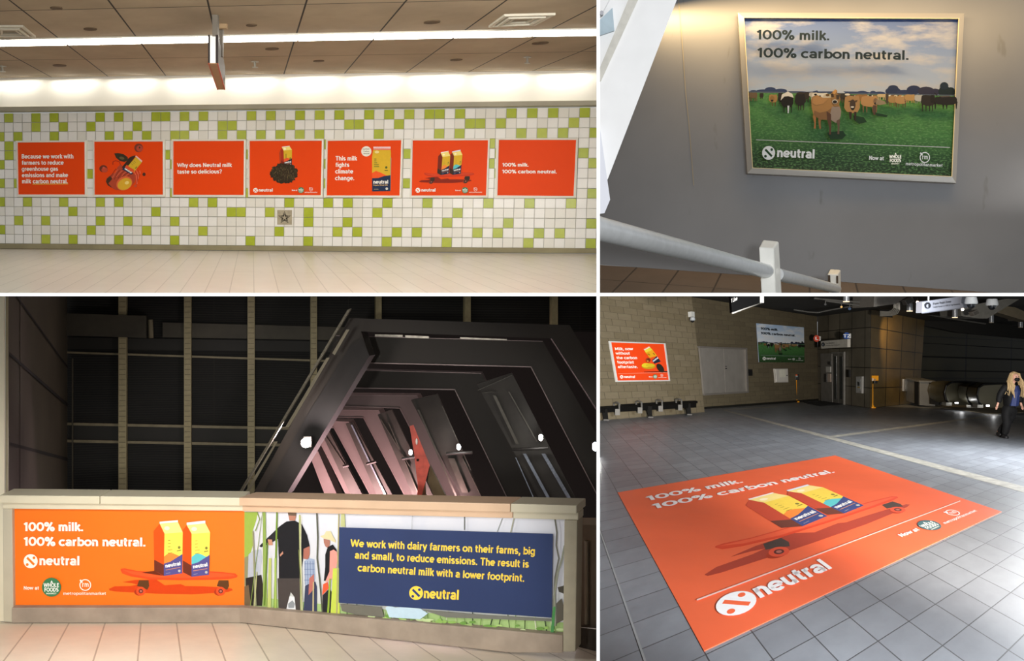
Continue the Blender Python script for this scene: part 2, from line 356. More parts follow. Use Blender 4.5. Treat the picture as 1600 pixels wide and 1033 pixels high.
# ================================================================== ROOM 1: tiled hall
white_paint = mat('white_frame', 'e2ddd0', 0.45, var=0.03, scale=3)
ga = pgram((6.46, 177), (922.2, 167.8), (914.5, 388.3), (8.5, 380.6), 16.8)
W1 = Plane(ga[0], ga[1] - ga[0], ga[3] - ga[0])
NC, NR = 60, 14
tile_w = [mat('wall_tile_white', 'e6e3dc', 0.3, var=0.02, scale=1.5, spec=0.35), mat('wall_tile_cream', 'dedacf', 0.3, var=0.02, scale=1.5, spec=0.35)]
tile_g = [mat('wall_tile_green', 'a5b02c', 0.3, var=0.05, scale=8, spec=0.35), mat('wall_tile_lime', 'adb63a', 0.3, var=0.05, scale=8, spec=0.35)]
grout = mat('tile_grout', 'b9b5a8', 0.9)
green_px = {
 0: '13 56 84 156 185 243 258 288 318 393 424 470 500 531 577 609 640 672 687 720 800 832 865 915',
 1: '56 99 142 214 303 348 363 454 547 561 624 735 751 783 898', 2: '3 28 85 170 200 229 273 288 348 378 409 439 470 500 593 687 719 815 847 880 927',
 3: '13.5 508 770', 4: '13.5 258 387 636 775 912', 5: '3 272 508 769 926', 6: '142 775', 7: '3 27 508 630', 8: '272 387 925',
 9: '3 43 99 157 186 303 332 453 514 545 606 669 763 828 893', 10: '114 243 363 377 422 483 590 715', 11: '29 72 157 200 273 483 544 699 795 924',
 12: '3 142 229 318 437 528 559 621 652 746 778 842 875', 13: '72 114 186 273 392 483 605 699 825 922'}
W1.uu, W1.vv = NC, NR
mb = MB(); mb2 = MB()
mb.face([W1.at(-.22, 0, -.02), W1.at(1.05, 0, -.02), W1.at(1.05, 1.0, -.02), W1.at(-.22, 1.0, -.02)], grout)
greens = set()
for r, s in green_px.items():
    for x in s.split():
        x = float(x); p = W1.st(W1.hit(x, 172 + (r + .5) * 14.9)); greens.add((math.floor(p[0] * NC), r))
g = 0.026
for c in range(-12, 63):
    for r in range(NR):
        m = (tile_g if (c, r) in greens else tile_w)[random.random() < 0.35]
        u0, u1, v0, v1 = (c + g) / NC, (c + 1 - g) / NC, (r + g) / NR, (r + 1 - g) / NR
        jt = [random.uniform(-.0006, .0006) for _ in range(4)]
        mb.face([W1.at(u0, v0, jt[0]), W1.at(u1, v0, jt[1]), W1.at(u1, v1, jt[2]), W1.at(u0, v1, jt[3])], m)
struct(mb.build('wall_back', clip=1), 'wall of white and lime green square tiles behind the row of posters')
# upper plaster wall and its ledge
plaster = mat('upper_plaster', 'f3efe4', 0.7, var=0.03, scale=0.8)
mb = MB(); W1.poly([(-170, 113.99), (940, 100), (940, 162.5), (-170, 174.16)], plaster, mb, 0.0)
struct(mb.build('wall_upper', clip=1), 'cream plaster band above the tiles')
ledge = mat('ledge_metal', 'a59f8c', 0.45, var=0.08, scale=2)
mb = MB(); W1.slab([(-170, 171.16), (940, 159.5), (940, 167.2), (-170, 178.16)], 0.0, 0.16, ledge, mb)
struct(mb.build('trim_1', clip=1, bevel=0.01), 'grey metal ledge along the top of the tiled wall')
cove = mat('cove_base', '8b8264', 0.7, var=0.15, scale=2)
mb = MB(); W1.slab([(-170, 379.29), (940, 388.5), (940, 396.5), (-170, 387.29)], 0.0, 0.05, cove, mb)
struct(mb.build('baseboard_back', clip=1, bevel=0.012), 'worn beige cove base under the tiles')
# floor
B0, B1 = W1.hit(-12, 388.4), W1.hit(940, 396.4)
ud = (B1 - B0).normalized(); D = -ray(394, 297)
fl = Plane(B0, ud, D)
p0 = fl.st(fl.hit(280.5, 392.5))[0]; cell = (fl.st(fl.hit(537, 394.5))[0] - p0) / 11
fl.o = fl.o + ud * p0
mb = MB(); fl.poly([(-170, 387.1), (960, 397), (1000, 480), (-170, 480)], brickmat('hall_floor', 'b9b0a2', 'b5ac9e', '8a8273', cell, 4.4, 0.006, rough=0.28, var=0.05, nscale=2, bump=0.1, spec=0.5), mb)
struct(mb.build('floor', clip=1), 'beige glossy floor of long tiles in front of the tiled wall')
# ceiling
C0, C1 = W1.hit(-12, 121.8), W1.hit(940, 109.8)
uc = (C1 - C0).normalized(); cl = Plane(C0, uc, -ray(389.5, 290))
p0 = cl.st(cl.hit(168.9, 119.5))[0]; ccell = (cl.st(cl.hit(634.2, 113.7))[0] - p0) / 5
tj = cl.st(cl.hit(300, 90))[1]
cl.o = cl.o + uc * p0; cl.o = cl.o + cl.v * tj
mb = MB(); cl.poly([(-170, 123.79), (950, 109.6), (960, -12), (-170, -12)], brickmat('ceiling_panels', 'a3917a', '9a8870', '1e1914', ccell, 2.05, 0.014, rough=0.75, var=0.16, nscale=0.7, bump=0.2), mb)
struct(mb.build('ceiling', clip=1), 'stained brown ceiling panels over the tiled hall')
# light line in the ceiling
def ontop(x, y, h=0.0): return cl.hit(x, y, h)
lt = thing('linear_light', ontop(466, 57), 'long thin fluorescent light line running across the stained ceiling', 'light')
hs = MB(); seg = [-120, -12, 105, 221, 340, 465, 583, 708, 832, 940]
def ty(x): return 61.0 - 17.0 * x / 932
def by(x): return 69.3 - 17.2 * x / 932
for a, b in zip(seg[:-1], seg[1:]):
    d = MB(); a2, b2 = a + 1.2, b - 1.2
    d.extr([ontop(a2, ty(a2)), ontop(b2, ty(b2)), ontop(b2, by(b2)), ontop(a2, by(a2))], cl.n * 0.035, lamp_mat('tube_glow', 'fffaf0', 14.0)); d.build('diffuser', lt, 1)
hs.extr([ontop(-12, ty(-12) - .7), ontop(940, ty(940) - .7), ontop(940, by(940) + .7), ontop(-12, by(-12) + .7)], cl.n * 0.02, mat('light_housing', 'd9d4c6', 0.5)); hs.build('housing', lt, 1)
# cove lamps hidden in the slot between ceiling and wall
for i in range(10):
    a = (i + .5) / 10; pc = C0.lerp(C1, a) + W1.n * .16 - V((0, 0, .03)); l = bpy.data.lights.new('cove_lamp', 'AREA'); l.shape = 'RECTANGLE'; l.size = 1.2; l.size_y = .05; l.energy = 7.5; l.color = (1, .97, .88)
    lo = bpy.data.objects.new('cove_lamp', l); COL.objects.link(lo); lo.location = pc; lo.rotation_euler = (0, 0, math.atan2(uc.y, uc.x))
# stains, sprinklers, vents
spotm = mat('dark_cover', '5b4a38', 0.8, var=0.2)
for x, y, rx in [(88, 12, 10), (141, 45, 11), (93, 102, 11), (425, 76, 11), (393, 39, 9), (675, 34, 13), (498, 95, 9), (713, 93, 9.5), (844, 67, 12.5)]:
    m = MB(); c = ontop(x, y); rr = (ontop(x + rx, y) - c).length; ax = uc; ay = cl.v.normalized()
    ring = [c + ax * rr * math.cos(t) + ay * rr * math.sin(t) for t in [2 * math.pi * i / 20 for i in range(20)]]
    m.extr(ring, cl.n * 0.012, spotm)
    side = {88: 'beside the left vent', 141: 'just above the light line at the left', 93: 'near the wall at the far left', 425: 'just below the light line right of the hanging sign', 393: 'above the light line right of the hanging sign',
            675: 'between the light line and the top edge', 498: 'near the wall just right of the middle', 713: 'near the wall above the sixth poster', 844: 'below the light line at the right'}[x]
    tag(m.build('ceiling_cover', clip=1), 'round dark ceiling cover plate ' + side, 'ceiling cover', 'round ceiling covers')
metal = mat('brushed_metal', '9a958a', 0.35, 0.6, var=0.08)
for x, y, w in [(398, 96, 'right of the hanging sign'), (3, 103, 'at the far left of the ceiling'), (824, 89, 'near the right end of the ceiling')]:
    t = thing('fire_sprinkler', ontop(x, y), 'small metal fire sprinkler hanging ' + w, 'sprinkler', 'ceiling sprinklers')
    c = ontop(x, y); m = MB(); m.tube([c, c + cl.n * 0.10], 0.022, metal, 10); m.build('stem', t, 1)
    m = MB(); m.tube([c + cl.n * 0.10, c + cl.n * 0.115], 0.055, metal, 12); m.build('deflector', t, 1)
    m = MB(); m.tube([c, c + cl.n * 0.01], 0.075, metal, 16); m.build('plate', t, 1)
for q, w in [([(-18, 39), (36, 39), (56, 56), (-14, 56)], 'at the left end of the ceiling'), ([(788, 22), (868, 20), (836, 37), (763, 40)], 'at the right end of the ceiling')]:
    cc = [ontop(*p) for p in q]; ce = sum(cc, V()) / 4
    t = thing('ceiling_vent', ce, 'square white metal air vent ' + w, 'vent', 'ceiling vents')
    m = MB()
    for a, b, z in [(1.0, .86, .03), (.74, .60, .045), (.48, .36, .03)]:
        o = [ce + (p - ce) * a for p in cc]; i = [ce + (p - ce) * b for p in cc]
        for k in range(4): m.hexa([o[k], o[(k + 1) % 4], i[(k + 1) % 4], i[k]], [p + cl.n * z for p in (o[k], o[(k + 1) % 4], i[(k + 1) % 4], i[k])], mat('vent_metal', 'c2bcab', 0.5, var=.05))
    m.build('frame', t, 1)
    m = MB(); m.face([p + cl.n * 0.006 for p in cc], mat('vent_dark', '8c8270', 0.8)); m.build('backing', t, 1)
# hanging sign, seen along its edge
Ys = 10.6; k = 1.27
t = thing('hanging_sign', P(333, 100, Ys), 'long boxed sign hanging from the ceiling seen along its narrow white edge', 'sign')
vx, vy = 392, 290
def bk(x, y): return (vx + (x - vx) / k, vy + (y - vy) / k)
def pr(x, y): return P(x, y, Ys), P(*bk(x, y), Ys * k)
def bar(mb, x0, x1, y0, y1, m):
    a = [P(x0, y0, Ys), P(x1, y0, Ys), P(x1, y1, Ys), P(x0, y1, Ys)]; b = [P(*bk(x0, y0), Ys * k), P(*bk(x1, y0), Ys * k), P(*bk(x1, y1), Ys * k), P(*bk(x0, y1), Ys * k)]
    mb.hexa(a, b, m)
m = MB(); bar(m, 328.2, 336.8, 57, 98.5, mat('sign_core', 'd9d7d2', .5, var=.03)); m.build('body', t, 1)
m = MB(); bar(m, 325, 328, 54.5, 98, mat('sign_side_dark', '2a2320', .5)); m.build('panel', t, 1)
m = MB(); bar(m, 337, 341, 54.5, 98.5, mat('sign_side_dark', '2a2320', .5)); m.build('panel', t, 1)
m = MB(); bar(m, 325.4, 340.6, 98.6, 99.6, mat('sign_bottom', '9c7852', .5)); bar(m, 325.2, 326.8, 98.2, 100.2, mat('sign_red', 'b04028', .5)); bar(m, 339, 341, 98.2, 100.2, mat('sign_red', 'b04028', .5)); m.build('bottom_rail', t, 1)
m = MB(); m.cbox(P(337, 27, Ys + .3), .075, .06, 56 / F * Ys + .1, mat('sign_post', '6d665c', .5)); m.build('post', t, 1)
m = MB(); a = P(346, 36, Ys + 1.0); m.cbox(a - V((0, 0, .2)), .05, .05, .62, mat('sign_post', '6d665c', .5)); m.build('post', t, 1)
m = MB(); m.cbox(P(346, 41, Ys + .9), .17, .06, .075, mat('sign_box', 'a58b6a', .6)); m.build('junction_box', t, 1)

# ---- posters of the tiled hall
print_white = 'f3efe6'; ORANGE = 'e63f0a'
orange1 = mat('poster_orange', 'e5460a', 0.5, var=0.03, scale=.6, spec=0.12)
gold = 'd9b02c'; navy = '22304e'
def logo(A, part, cx, cy, r, tx0, tx1, cap, fg, bg, dy=0.0, base=None):
    A.ell(part, cx, cy, r, r, fg); q = r * .50
    A.line(part, [(cx - q, cy - q), (cx + q, cy + q)], r * .32, bg)
    A.ell(part, cx + q * .95, cy - q * .95, r * .2, r * .2, bg); A.ell(part, cx - q * .95, cy + q * .95, r * .2, r * .2, bg)
    b = base if base is not None else cy + cap * .42
    A.text(part, 'neutral', (tx0, b), (tx1, b + dy), cap, fg, .15)
def carton(A, part, f, s, gable, top, mount='e8572a', side='a8301a', foot='7a2416', cap='f4e8e4', dots=True, face='f2cf3c', low=navy, roof='f2dc7c'):
    # f: front face TL TR BR BL, s: far upper and lower corner of the side face, gable: top ridge left,right; top: strip height vector
    L = lambda a, b, t: (a[0] + (b[0] - a[0]) * t, a[1] + (b[1] - a[1]) * t)
    B = lambda u, v: L(L(f[0], f[1], u), L(f[3], f[2], u), v)
    A.poly(part, [gable[0], f[0], s[0], L(gable[0], s[0], .62)], side)
    A.poly(part, [s[0], f[0], f[3], s[1]], side); A.poly(part, [L(s[0], s[1], .72), L(f[0], f[3], .74), f[3], s[1]], foot)
    A.poly(part, [gable[0], gable[1], f[1], f[0]], roof); A.poly(part, f, face)
    A.poly(part, [B(0, .54), B(.25, .47), B(.5, .49), B(.75, .55), B(1, .60), B(1, 1), B(0, 1)], mount)
    A.poly(part, [B(0, .71), B(.35, .68), B(.62, .62), B(1, .53), B(1, 1), B(0, 1)], low)
    A.poly(part, [gable[0], gable[1], (gable[1][0] - top[0], gable[1][1] - top[1]), (gable[0][0] - top[0], gable[0][1] - top[1])], cap)
    c0 = L(gable[0], f[0], .5); c1 = L(gable[1], f[1], .5); q = L(c0, c1, .27); w = abs(f[1][0] - f[0][0])
    A.ell(part, q[0], q[1], w * .15, w * .11, 'f6edc8')
    if dots:
        for i, (a, b) in enumerate([(.2, .32), (.2, .36), (.2, .34), (.2, .45), (.2, .45)]):
            A.line(part, [B(a, .17 + i * .075), B(b, .17 + i * .075)], w * .025, '8a7a30')
        A.ell(part, *B(.82, .36), w * .07, w * .08, '7c7a38'); A.line(part, [B(.7, .44), B(.92, .43)], w * .05, '7c7a38')
    A.text(part, 'neutral', B(.09, .81), B(.93, .79), w * .2, 'f6f6f2', .16)
    A.line(part, [B(.1, .865), B(.9, .845)], w * .035, 'c98a6a'); A.ell(part, *B(.85, .93), w * .07, w * .07, 'b8b8b4'); A.line(part, [B(.12, .95), B(.35, .94)], w * .03, '8a8aa0')
def skateboard(A, deck='e0401a', deckt='f0582c', shadow='b93a14', dark='5a2a1c', wheel='e64a22', hub='7a3830', shade2='c93a10'):
    p = 'skateboard_picture'       # drawn in the coordinates of the big orange banner
    A.poly(p, [(171, 919.5), (180, 915.5), (205, 915), (216, 913), (206, 910.5), (192, 909), (212, 905.5), (245, 905), (258, 914), (270, 913), (283, 912), (290, 915), (318, 915.5), (344, 917), (362, 919), (364.5, 921.5), (358, 924), (345, 925.5), (300, 928), (245, 927), (215, 925.5), (180, 923.5), (172, 922)], shadow)
    A.poly(p, [(189, 890), (190, 888), (196, 887.5), (215, 891.5), (240, 893), (300, 893.5), (328, 892), (350, 893.5), (368, 895.5), (372, 899), (370, 902), (360, 904), (330, 905.5), (280, 906), (235, 905), (205, 900), (192, 895.5)], deck)
    A.poly(p, [(192, 889.5), (215, 893), (240, 894.5), (300, 895), (328, 893.5), (365, 897), (368, 899.5), (330, 902), (280, 902.5), (235, 901.5), (207, 896.5)], deckt)
    for x, y in [(221, 923), (345.5, 923)]:
        A.poly(p, [(x - 3, y - 17), (x + 12, y - 17), (x + 13, y - 8), (x + 10, y - 2), (x + 2, y - 6), (x - 6, y - 8)], dark)
        A.ell(p, x - 2, y + 1.5, 8.4, 5.6, 'a8361a'); A.ell(p, x, y, 7.2, 6.9, wheel); A.ell(p, x, y, 3.6, 3.5, '5a2a24'); A.ell(p, x, y, 2, 2, 'b06a5c')
def twocartons(A, **k):
    carton(A, 'carton_picture', [(258, 833), (286.5, 831), (285.5, 895), (257, 899)], [(241, 829), (242, 891)], [(250.5, 817.5), (279, 815)], (0, 3), mount='f08a3c', **k)
    carton(A, 'carton_picture', [(300.5, 833), (329.5, 831), (327.5, 897), (300.5, 900)], [(287, 827), (287, 893)], [(293, 819.5), (322, 816.5)], (0, 4), mount='5cc0c4', cap='dfe0ee', **k)
def shops(A, part, t0, t1, tcap, c1, r1, c2, r2, m0, m1, mcap, fg, badge='3d7a52', line=.9):
    A.text(part, 'Now at', t0, t1, tcap, fg, .14)
    if badge: A.ell(part, c1[0], c1[1], r1, r1, badge)
    A.text(part, 'WHOLE', (c1[0] - r1 * .82, c1[1] - r1 * .02), (c1[0] + r1 * .82, c1[1] - r1 * .02), r1 * .42, 'f2f4ee', .14)
    A.text(part, 'FOODS', (c1[0] - r1 * .76, c1[1] + r1 * .46), (c1[0] + r1 * .76, c1[1] + r1 * .46), r1 * .42, 'f2f4ee', .14)
    A.text(part, 'MARKET', (c1[0] - r1 * .55, c1[1] + r1 * .73), (c1[0] + r1 * .55, c1[1] + r1 * .73), r1 * .15, 'e8ece2', .14)
    A.poly(part, [(c1[0] - r1 * .1, c1[1] - r1 * .48), (c1[0] + r1 * .02, c1[1] - r1 * .74), (c1[0] + r1 * .16, c1[1] - r1 * .48)], 'f2f4ee')
    n = 22; A.line(part, [(c2[0] + r2 * math.cos(2 * math.pi * i / n), c2[1] + r2 * math.sin(2 * math.pi * i / n)) for i in range(n + 1)], r2 * .17, fg)
    A.text(part, 'rm', (c2[0] - r2 * .62, c2[1] + r2 * .36), (c2[0] + r2 * .7, c2[1] + r2 * .36), r2 * .95, fg, .10)
    A.line(part, [(c2[0] - r2 * .95, c2[1] - r2 * .95), (c2[0] - r2 * .55, c2[1] - r2 * .45)], r2 * .3, fg)
    A.text(part, 'metropolitanmarket', m0, m1, mcap, fg, .10)
def poster(plane, inner, outer, label, ground, clip, src=None, depth=0.05, framem=None, fname='framed_poster', group=None, cat='poster', gname='backing', step=0.0003, uvscale=1.0):
    ce = sum([plane.hit(*p) for p in inner], V()) / 4
    t = thing(fname, plane.hit((inner[3][0] + inner[2][0]) / 2, (inner[3][1] + inner[2][1]) / 2), label, cat, group)
    m = MB(); fi = [plane.hit(*p) for p in inner]; n = plane.n
    m.hexa([p + n * .004 for p in fi], [p + n * (depth * .55) for p in fi], ground)
    m.uv = [None] * len(m.f); m.face([p + n * (depth * .55 + .001) for p in fi], ground, [(0, 1), (1, 1), (1, 0), (0, 0)]); m.build(gname, t, clip)
    if outer:
        fo = [plane.hit(*p) for p in outer]; m = MB()
        for k in range(4):
            j = (k + 1) % 4
            lo = [fo[k], fo[j], fi[j], fi[k]]
            m.hexa([p for p in lo], [fo[k] + n * depth * .8, fo[j] + n * depth * .8, fi[j] + n * depth, fi[k] + n * depth], framem or white_paint)
        m.build('frame', t, clip)
    A = Art([p + n * (depth * .55 + .001) for p in fi], n, src or inner, t, clip, step); return t, A
gp = 'framed posters on the tiled wall'
# 1
t, A = poster(W1, [(29.3, 223.3), (134.3, 222.4), (134.8, 304.3), (30.6, 304.3)], [(26.2, 220.6), (137, 219.7), (136.4, 308), (28.7, 308)], 'framed orange poster with five lines of white writing, leftmost on the tiled wall', orange1, 1, group=gp)
for s, x0, x1, y in [('Because we work with', 35, 116.4, 248.2), ('farmers to reduce', 35.5, 101, 258), ('greenhouse gas', 35.5, 92.3, 267.6), ('emissions and make', 35.7, 107.8, 277.4), ('milk', 35.8, 50, 287), ('carbon neutral.', 52.8, 107.6, 287)]:
    A.text('lettering', s, (x0, y), (x1, y - .2), 6.7, print_white, .14)
A.line('underline', [(52.5, 288.2), (108, 287.8)], 1.2, 'e8b84a'); A.done({'underline': 'yellow underline'})
# 2 vegetables
t, A = poster(W1, [(148.8, 221.9), (256.2, 221.6), (256.5, 304.6), (149.5, 304.6)], [(146.5, 219.4), (258.7, 218.9), (259, 308), (147.1, 308)], 'framed orange poster picturing a milk carton among flying fruit and vegetables', orange1, 1, group=gp)
v = 'vegetable_picture'
A.ell(v, 218, 231.5, 6.8, 6.8, '7c3a2a', n=20); A.ell(v, 219.5, 232.5, 5, 4.8, 'b84a38'); A.ell(v, 219.5, 231, 1.3, 1.6, '3c3a26')
A.ell(v, 163, 264, 6.4, 5.6, '6a3324'); A.ell(v, 165, 266, 5, 4, 'c04a30'); A.ell(v, 163.5, 262.5, 2, 1.5, 'c95a48')
A.ell(v, 226.5, 272.8, 2.5, 2.7, '4a2a20')
A.poly(v, [(180, 240), (186, 239.5), (195, 241.5), (201, 246), (201.5, 251), (196, 253.5), (189, 252), (183, 247)], '3c3322'); A.ell(v, 192, 247.5, 4, 2.2, '6a5c3c', 15)
A.line(v, [(201, 250), (206, 246), (213, 244)], 1.8, '4a3424'); A.line(v, [(178, 258), (178, 253.5), (182, 251.5), (188, 253), (190, 258), (186, 262)], 1.1, '8a2c1a')
A.poly(v, [(167, 285), (168, 279), (174, 274), (182, 270), (185, 262), (190, 257), (196, 262), (205, 268), (214, 274), (212, 285), (203, 295), (193, 298), (182, 297), (173, 292)], 'b0462c')
A.poly(v, [(167, 284), (168.5, 279.5), (174, 275), (177, 280), (171, 287), (177, 294), (170, 290)], '4a3020')
for i in range(9): A.line(v, [(174 + i * 3, 277 + (i % 3) * 2), (180 + i * 3, 268 + i * .7), (183 + i * 3.2, 264 + i)], .9, ['7a2c1c', 'd9694a'][i % 2])
A.ell(v, 196, 287, 13, 10.5, 'e0693a', -28); A.ell(v, 196.5, 288, 11.5, 8.6, 'd9a82e', -28); A.ell(v, 200, 286, 3.4, 2.6, 'ecd07a', -20)
for x in range(6): A.line(v, [(205 + x * 3, 262 + x), (213 + x * 1.6, 276 - x), (215 + x, 292 - x * 4)], 1.0, ['c2452a', 'e87a5a'][x % 2])
A.ell(v, 213.5, 291, 2.2, 2, 'c8502e')
c = 'carton_picture'
A.poly(c, [(192, 262), (205, 246), (214, 244), (199, 265)], '3c2a1e'); A.poly(c, [(199, 263), (214, 246), (223.5, 254), (209, 272)], gold)
A.poly(c, [(196.5, 262.5), (209, 272.8), (205, 272), (195, 265.5)], navy); A.poly(c, [(196, 261), (210, 271), (207, 273.2), (192.5, 265)], navy); A.poly(c, [(200, 258), (205, 262), (212, 266), (210, 271), (197, 262)], 'e0562a')
A.poly(c, [(213, 244.5), (215, 243.8), (224.5, 252), (223, 254)], 'f0c4b8'); A.text(c, 'neutral', (196.2, 264.6), (206.8, 271.6), 3.0, 'f2f2ee', .17)
for i in range(3): A.line(c, [(207 + i * 2, 256 - i * 2), (210 + i * 2, 258.5 - i * 2)], .6, '8a7a30')
A.line(c, [(213, 264), (216, 261)], 1.6, '8a7a30')
A.done()
# 3
t, A = poster(W1, [(272.2, 221.1), (382.7, 220.8), (382.2, 305.3), (272.2, 304.8)], [(269.4, 218.2), (385.1, 218.2), (384.3, 308.5), (270, 308)], 'framed orange poster with a two line question in white, third from the left', orange1, 1, group=gp)
A.text('lettering', 'Why does Neutral milk', (278, 261.6), (363.2, 261.2), 6.3, print_white, .14); A.text('lettering', 'taste so delicious?', (278, 271.8), (348, 271.4), 6.3, print_white, .14); A.done()
# 4 grass tuft
t, A = poster(W1, [(391.3, 220.8), (504.1, 220.5), (502.4, 305.6), (391.3, 305.3)], [(388.4, 218.2), (506.7, 217.5), (505, 309.2), (388.7, 308.5)], 'framed orange poster picturing a milk carton on a dark clump of turf', orange1, 1, group=gp)
A.poly('carton_picture', [(439, 234.5), (444, 233), (447.5, 240), (447.5, 258), (438, 256), (437, 240)], 'b5401c')
carton(A, 'carton_picture', [(444, 236), (457.2, 234.5), (457, 259.5), (445, 261)], [(440, 236), (440, 257)], [(441.5, 231), (453.5, 229.3)], (0, 1), dots=False, face=gold, low='1f2433')
A.line('carton_picture', [(448, 241), (448, 248)], 1.2, '8a7020'); A.ell('carton_picture', 454.5, 248.3, 1.2, 2, '8a7020')
tg = 'turf_picture'; rng = random.Random(3)
pts = []
for i in range(60):
    a = 2 * math.pi * i / 60; q = 1 + rng.uniform(-.06, .12); pts.append((445 + 20.5 * q * math.cos(a) * (1 + .1 * math.sin(a)), 271 + 15.5 * q * math.sin(a)))
pts = [p for p in pts if not (441 < p[0] < 458 and p[1] < 262)]
A.poly(tg, pts, '33281a')
for i in range(150):
    a = rng.uniform(0, 2 * math.pi); q = rng.random() ** .5; x, y = 445 + 21 * q * math.cos(a), 272 + 14 * q * math.sin(a)
    if 443 < x < 458 and y < 261: continue
    A.k -= 1 if i else 0
    A.line(tg, [(x, y), (x + rng.uniform(-2, 2), y - rng.uniform(1.5, 4.5))], .55, rng.choice(['4c3f28', '241c12', '5c4f30', '3c4424', '6a5a38']))
logo(A, 'logo', 400.5, 297.8, 3.7, 405, 427.5, 5.0, print_white, ORANGE)
shops(A, 'shop_marks', (457, 298.7), (465.5, 298.7), 2.0, (471.3, 297.6), 4.7, (487, 296), 2.6, (477, 301.8), (497, 301.8), 1.9, print_white)
A.done()
# 5
t, A = poster(W1, [(513.1, 220.7), (627.8, 219.8), (625.1, 306), (511.4, 305.9)], [(510.2, 218), (630.4, 217.5), (627.4, 309.4), (508.8, 308.5)], 'framed orange poster with one tall milk carton and four short white lines', orange1, 1, group=gp)
for s, x0, x1, y in [('This milk', 524.8, 558.5, 251.2), ('fights', 524.8, 546.5, 261.3), ('climate', 524.5, 552.5, 271.5), ('change.', 524.3, 554.4, 282)]:
    A.text('lettering', s, (x0, y), (x1, y), 6.8, print_white, .14)
A.ell('badge', 573, 237, 8, 8, 'e9e4d6')
for s, y in [('Certified', 234.6), ('Carbon', 238.2), ('Neutral', 241.6)]:
    A.text('badge', s, (568.5 if s != 'Certified' else 567.3, y), (577.7, y - .3), 2.2, '6a6a5c', .12)
c = 'carton_picture'
A.poly(c, [(583.8, 235), (611, 234.5), (611.5, 240), (610.5, 299), (582.2, 299.5), (582, 245)], gold)
A.poly(c, [(584, 229.8), (610.8, 229.8), (611, 231.8), (584.2, 232)], 'f0d0d0'); A.poly(c, [(584, 232), (611, 231.8), (611, 235), (583.8, 235)], 'd94a3a'); A.poly(c, [(584.2, 233), (611, 232.8), (611, 233.6), (584, 233.8)], 'f0c8c0')
A.ell(c, 589.5, 238, 3.4, 2.2, 'e9d48c'); A.poly(c, [(611, 245), (612, 248), (611, 297), (610, 299)], '9a9488')
A.poly(c, [(582, 271), (588, 267.5), (596, 270.5), (604, 274.5), (610.8, 275), (610.5, 290), (582.2, 290)], 'ee5a22')
A.poly(c, [(582, 279), (592, 278.5), (601, 275.5), (610.8, 274.2), (610.5, 299), (582.2, 299.5)], navy)
for i in range(5): A.line(c, [(585, 249 + i * 3), (585 + [3.6, 3.8, 5, 7.5, 8][i], 249 + i * 3)], 1.1, '5a6a2a')
A.ell(c, 604.2, 262.2, 1.8, 2, '56622a'); A.line(c, [(601.5, 266.8), (606.8, 266.8)], 1.4, '56622a')
A.text(c, 'neutral', (583.8, 287.6), (607.5, 287.4), 5.8, 'f4f2ea', .15); A.text(c, 'Organic Whole Milk', (584, 290.8), (606.5, 290.6), 2.0, 'e0b878', .13)
A.ell(c, 605, 295.3, 2, 2, 'd9d4c8'); A.line(c, [(585, 296), (592, 296)], .8, 'b8a878')
A.done()
# 6
t, A = poster(W1, [(645.6, 220.1), (763, 219.8), (759.9, 306), (643.9, 306)], [(642.6, 217.2), (765.7, 217), (762.5, 309.4), (640.9, 309.4)], 'framed orange poster picturing two milk cartons on a red skateboard', orange1, 1, group=gp)
A.T = quadmap([(241, 829), (329.5, 831), (364.5, 921.5), (171, 919.5)], [(685.3, 245), (723.3, 242.5), (737.3, 282.8), (655.5, 283.8)])
skateboard(A, deck='c8381a', deckt='d24420', shadow='86240e', dark='3c2a20', wheel='4a3426'); twocartons(A, face=gold, low='222a42', side='7a2814', foot='3a2a1c')
A.T = None
logo(A, 'logo', 653.8, 297.8, 3.8, 659, 681.5, 5.0, print_white, ORANGE)
shops(A, 'shop_marks', (712, 299), (720.5, 299), 2.0, (727.3, 297.8), 4.8, (743.6, 296.3), 2.6, (733.5, 301.8), (753.8, 301.8), 1.9, print_white)
A.done()
# 7
t, A = poster(W1, [(779.8, 219.2), (900.2, 219.2), (896.2, 306.8), (777.5, 305.8)], [(775.7, 216.5), (903.2, 216.2), (900.2, 309.8), (773.5, 310.2)], 'framed orange poster with two short white lines, rightmost on the tiled wall', orange1, 1, group=gp)
A.text('lettering', '100% milk.', (785, 260.9), (826.4, 260.8), 5.6, print_white, .15); A.text('lettering', '100% carbon neutral.', (784.8, 271.3), (870.3, 271.6), 5.6, print_white, .15); A.done()
# star tile
t = thing('star_plaque', W1.hit(445, 351), 'square grey plaque with a black outlined star set in the tiled wall', 'plaque')
q = [(433.6, 328.3), (456.3, 328.3), (456.1, 351), (433.5, 351)]
m = MB(); W1.slab(q, -.005, .012, mat('plaque_stone', 'a59a82', .6, var=.12, scale=12), m); m.build('plate', t, 1)
A = Art([W1.hit(*p, .012) for p in q], W1.n, q, t, 1)
for R0, R1 in [(9.6, 8.3), (6.2, 4.0)]:
    st = []
    for i in range(10):
        a = math.radians(-90 + 36 * i); st.append((445 + math.cos(a) * (R0 if i % 2 == 0 else R0 * .4), 340.3 + math.sin(a) * (R0 if i % 2 == 0 else R0 * .4)))
    A.line('star', st + [st[0]], 1.3, '2c281e')
A.done()

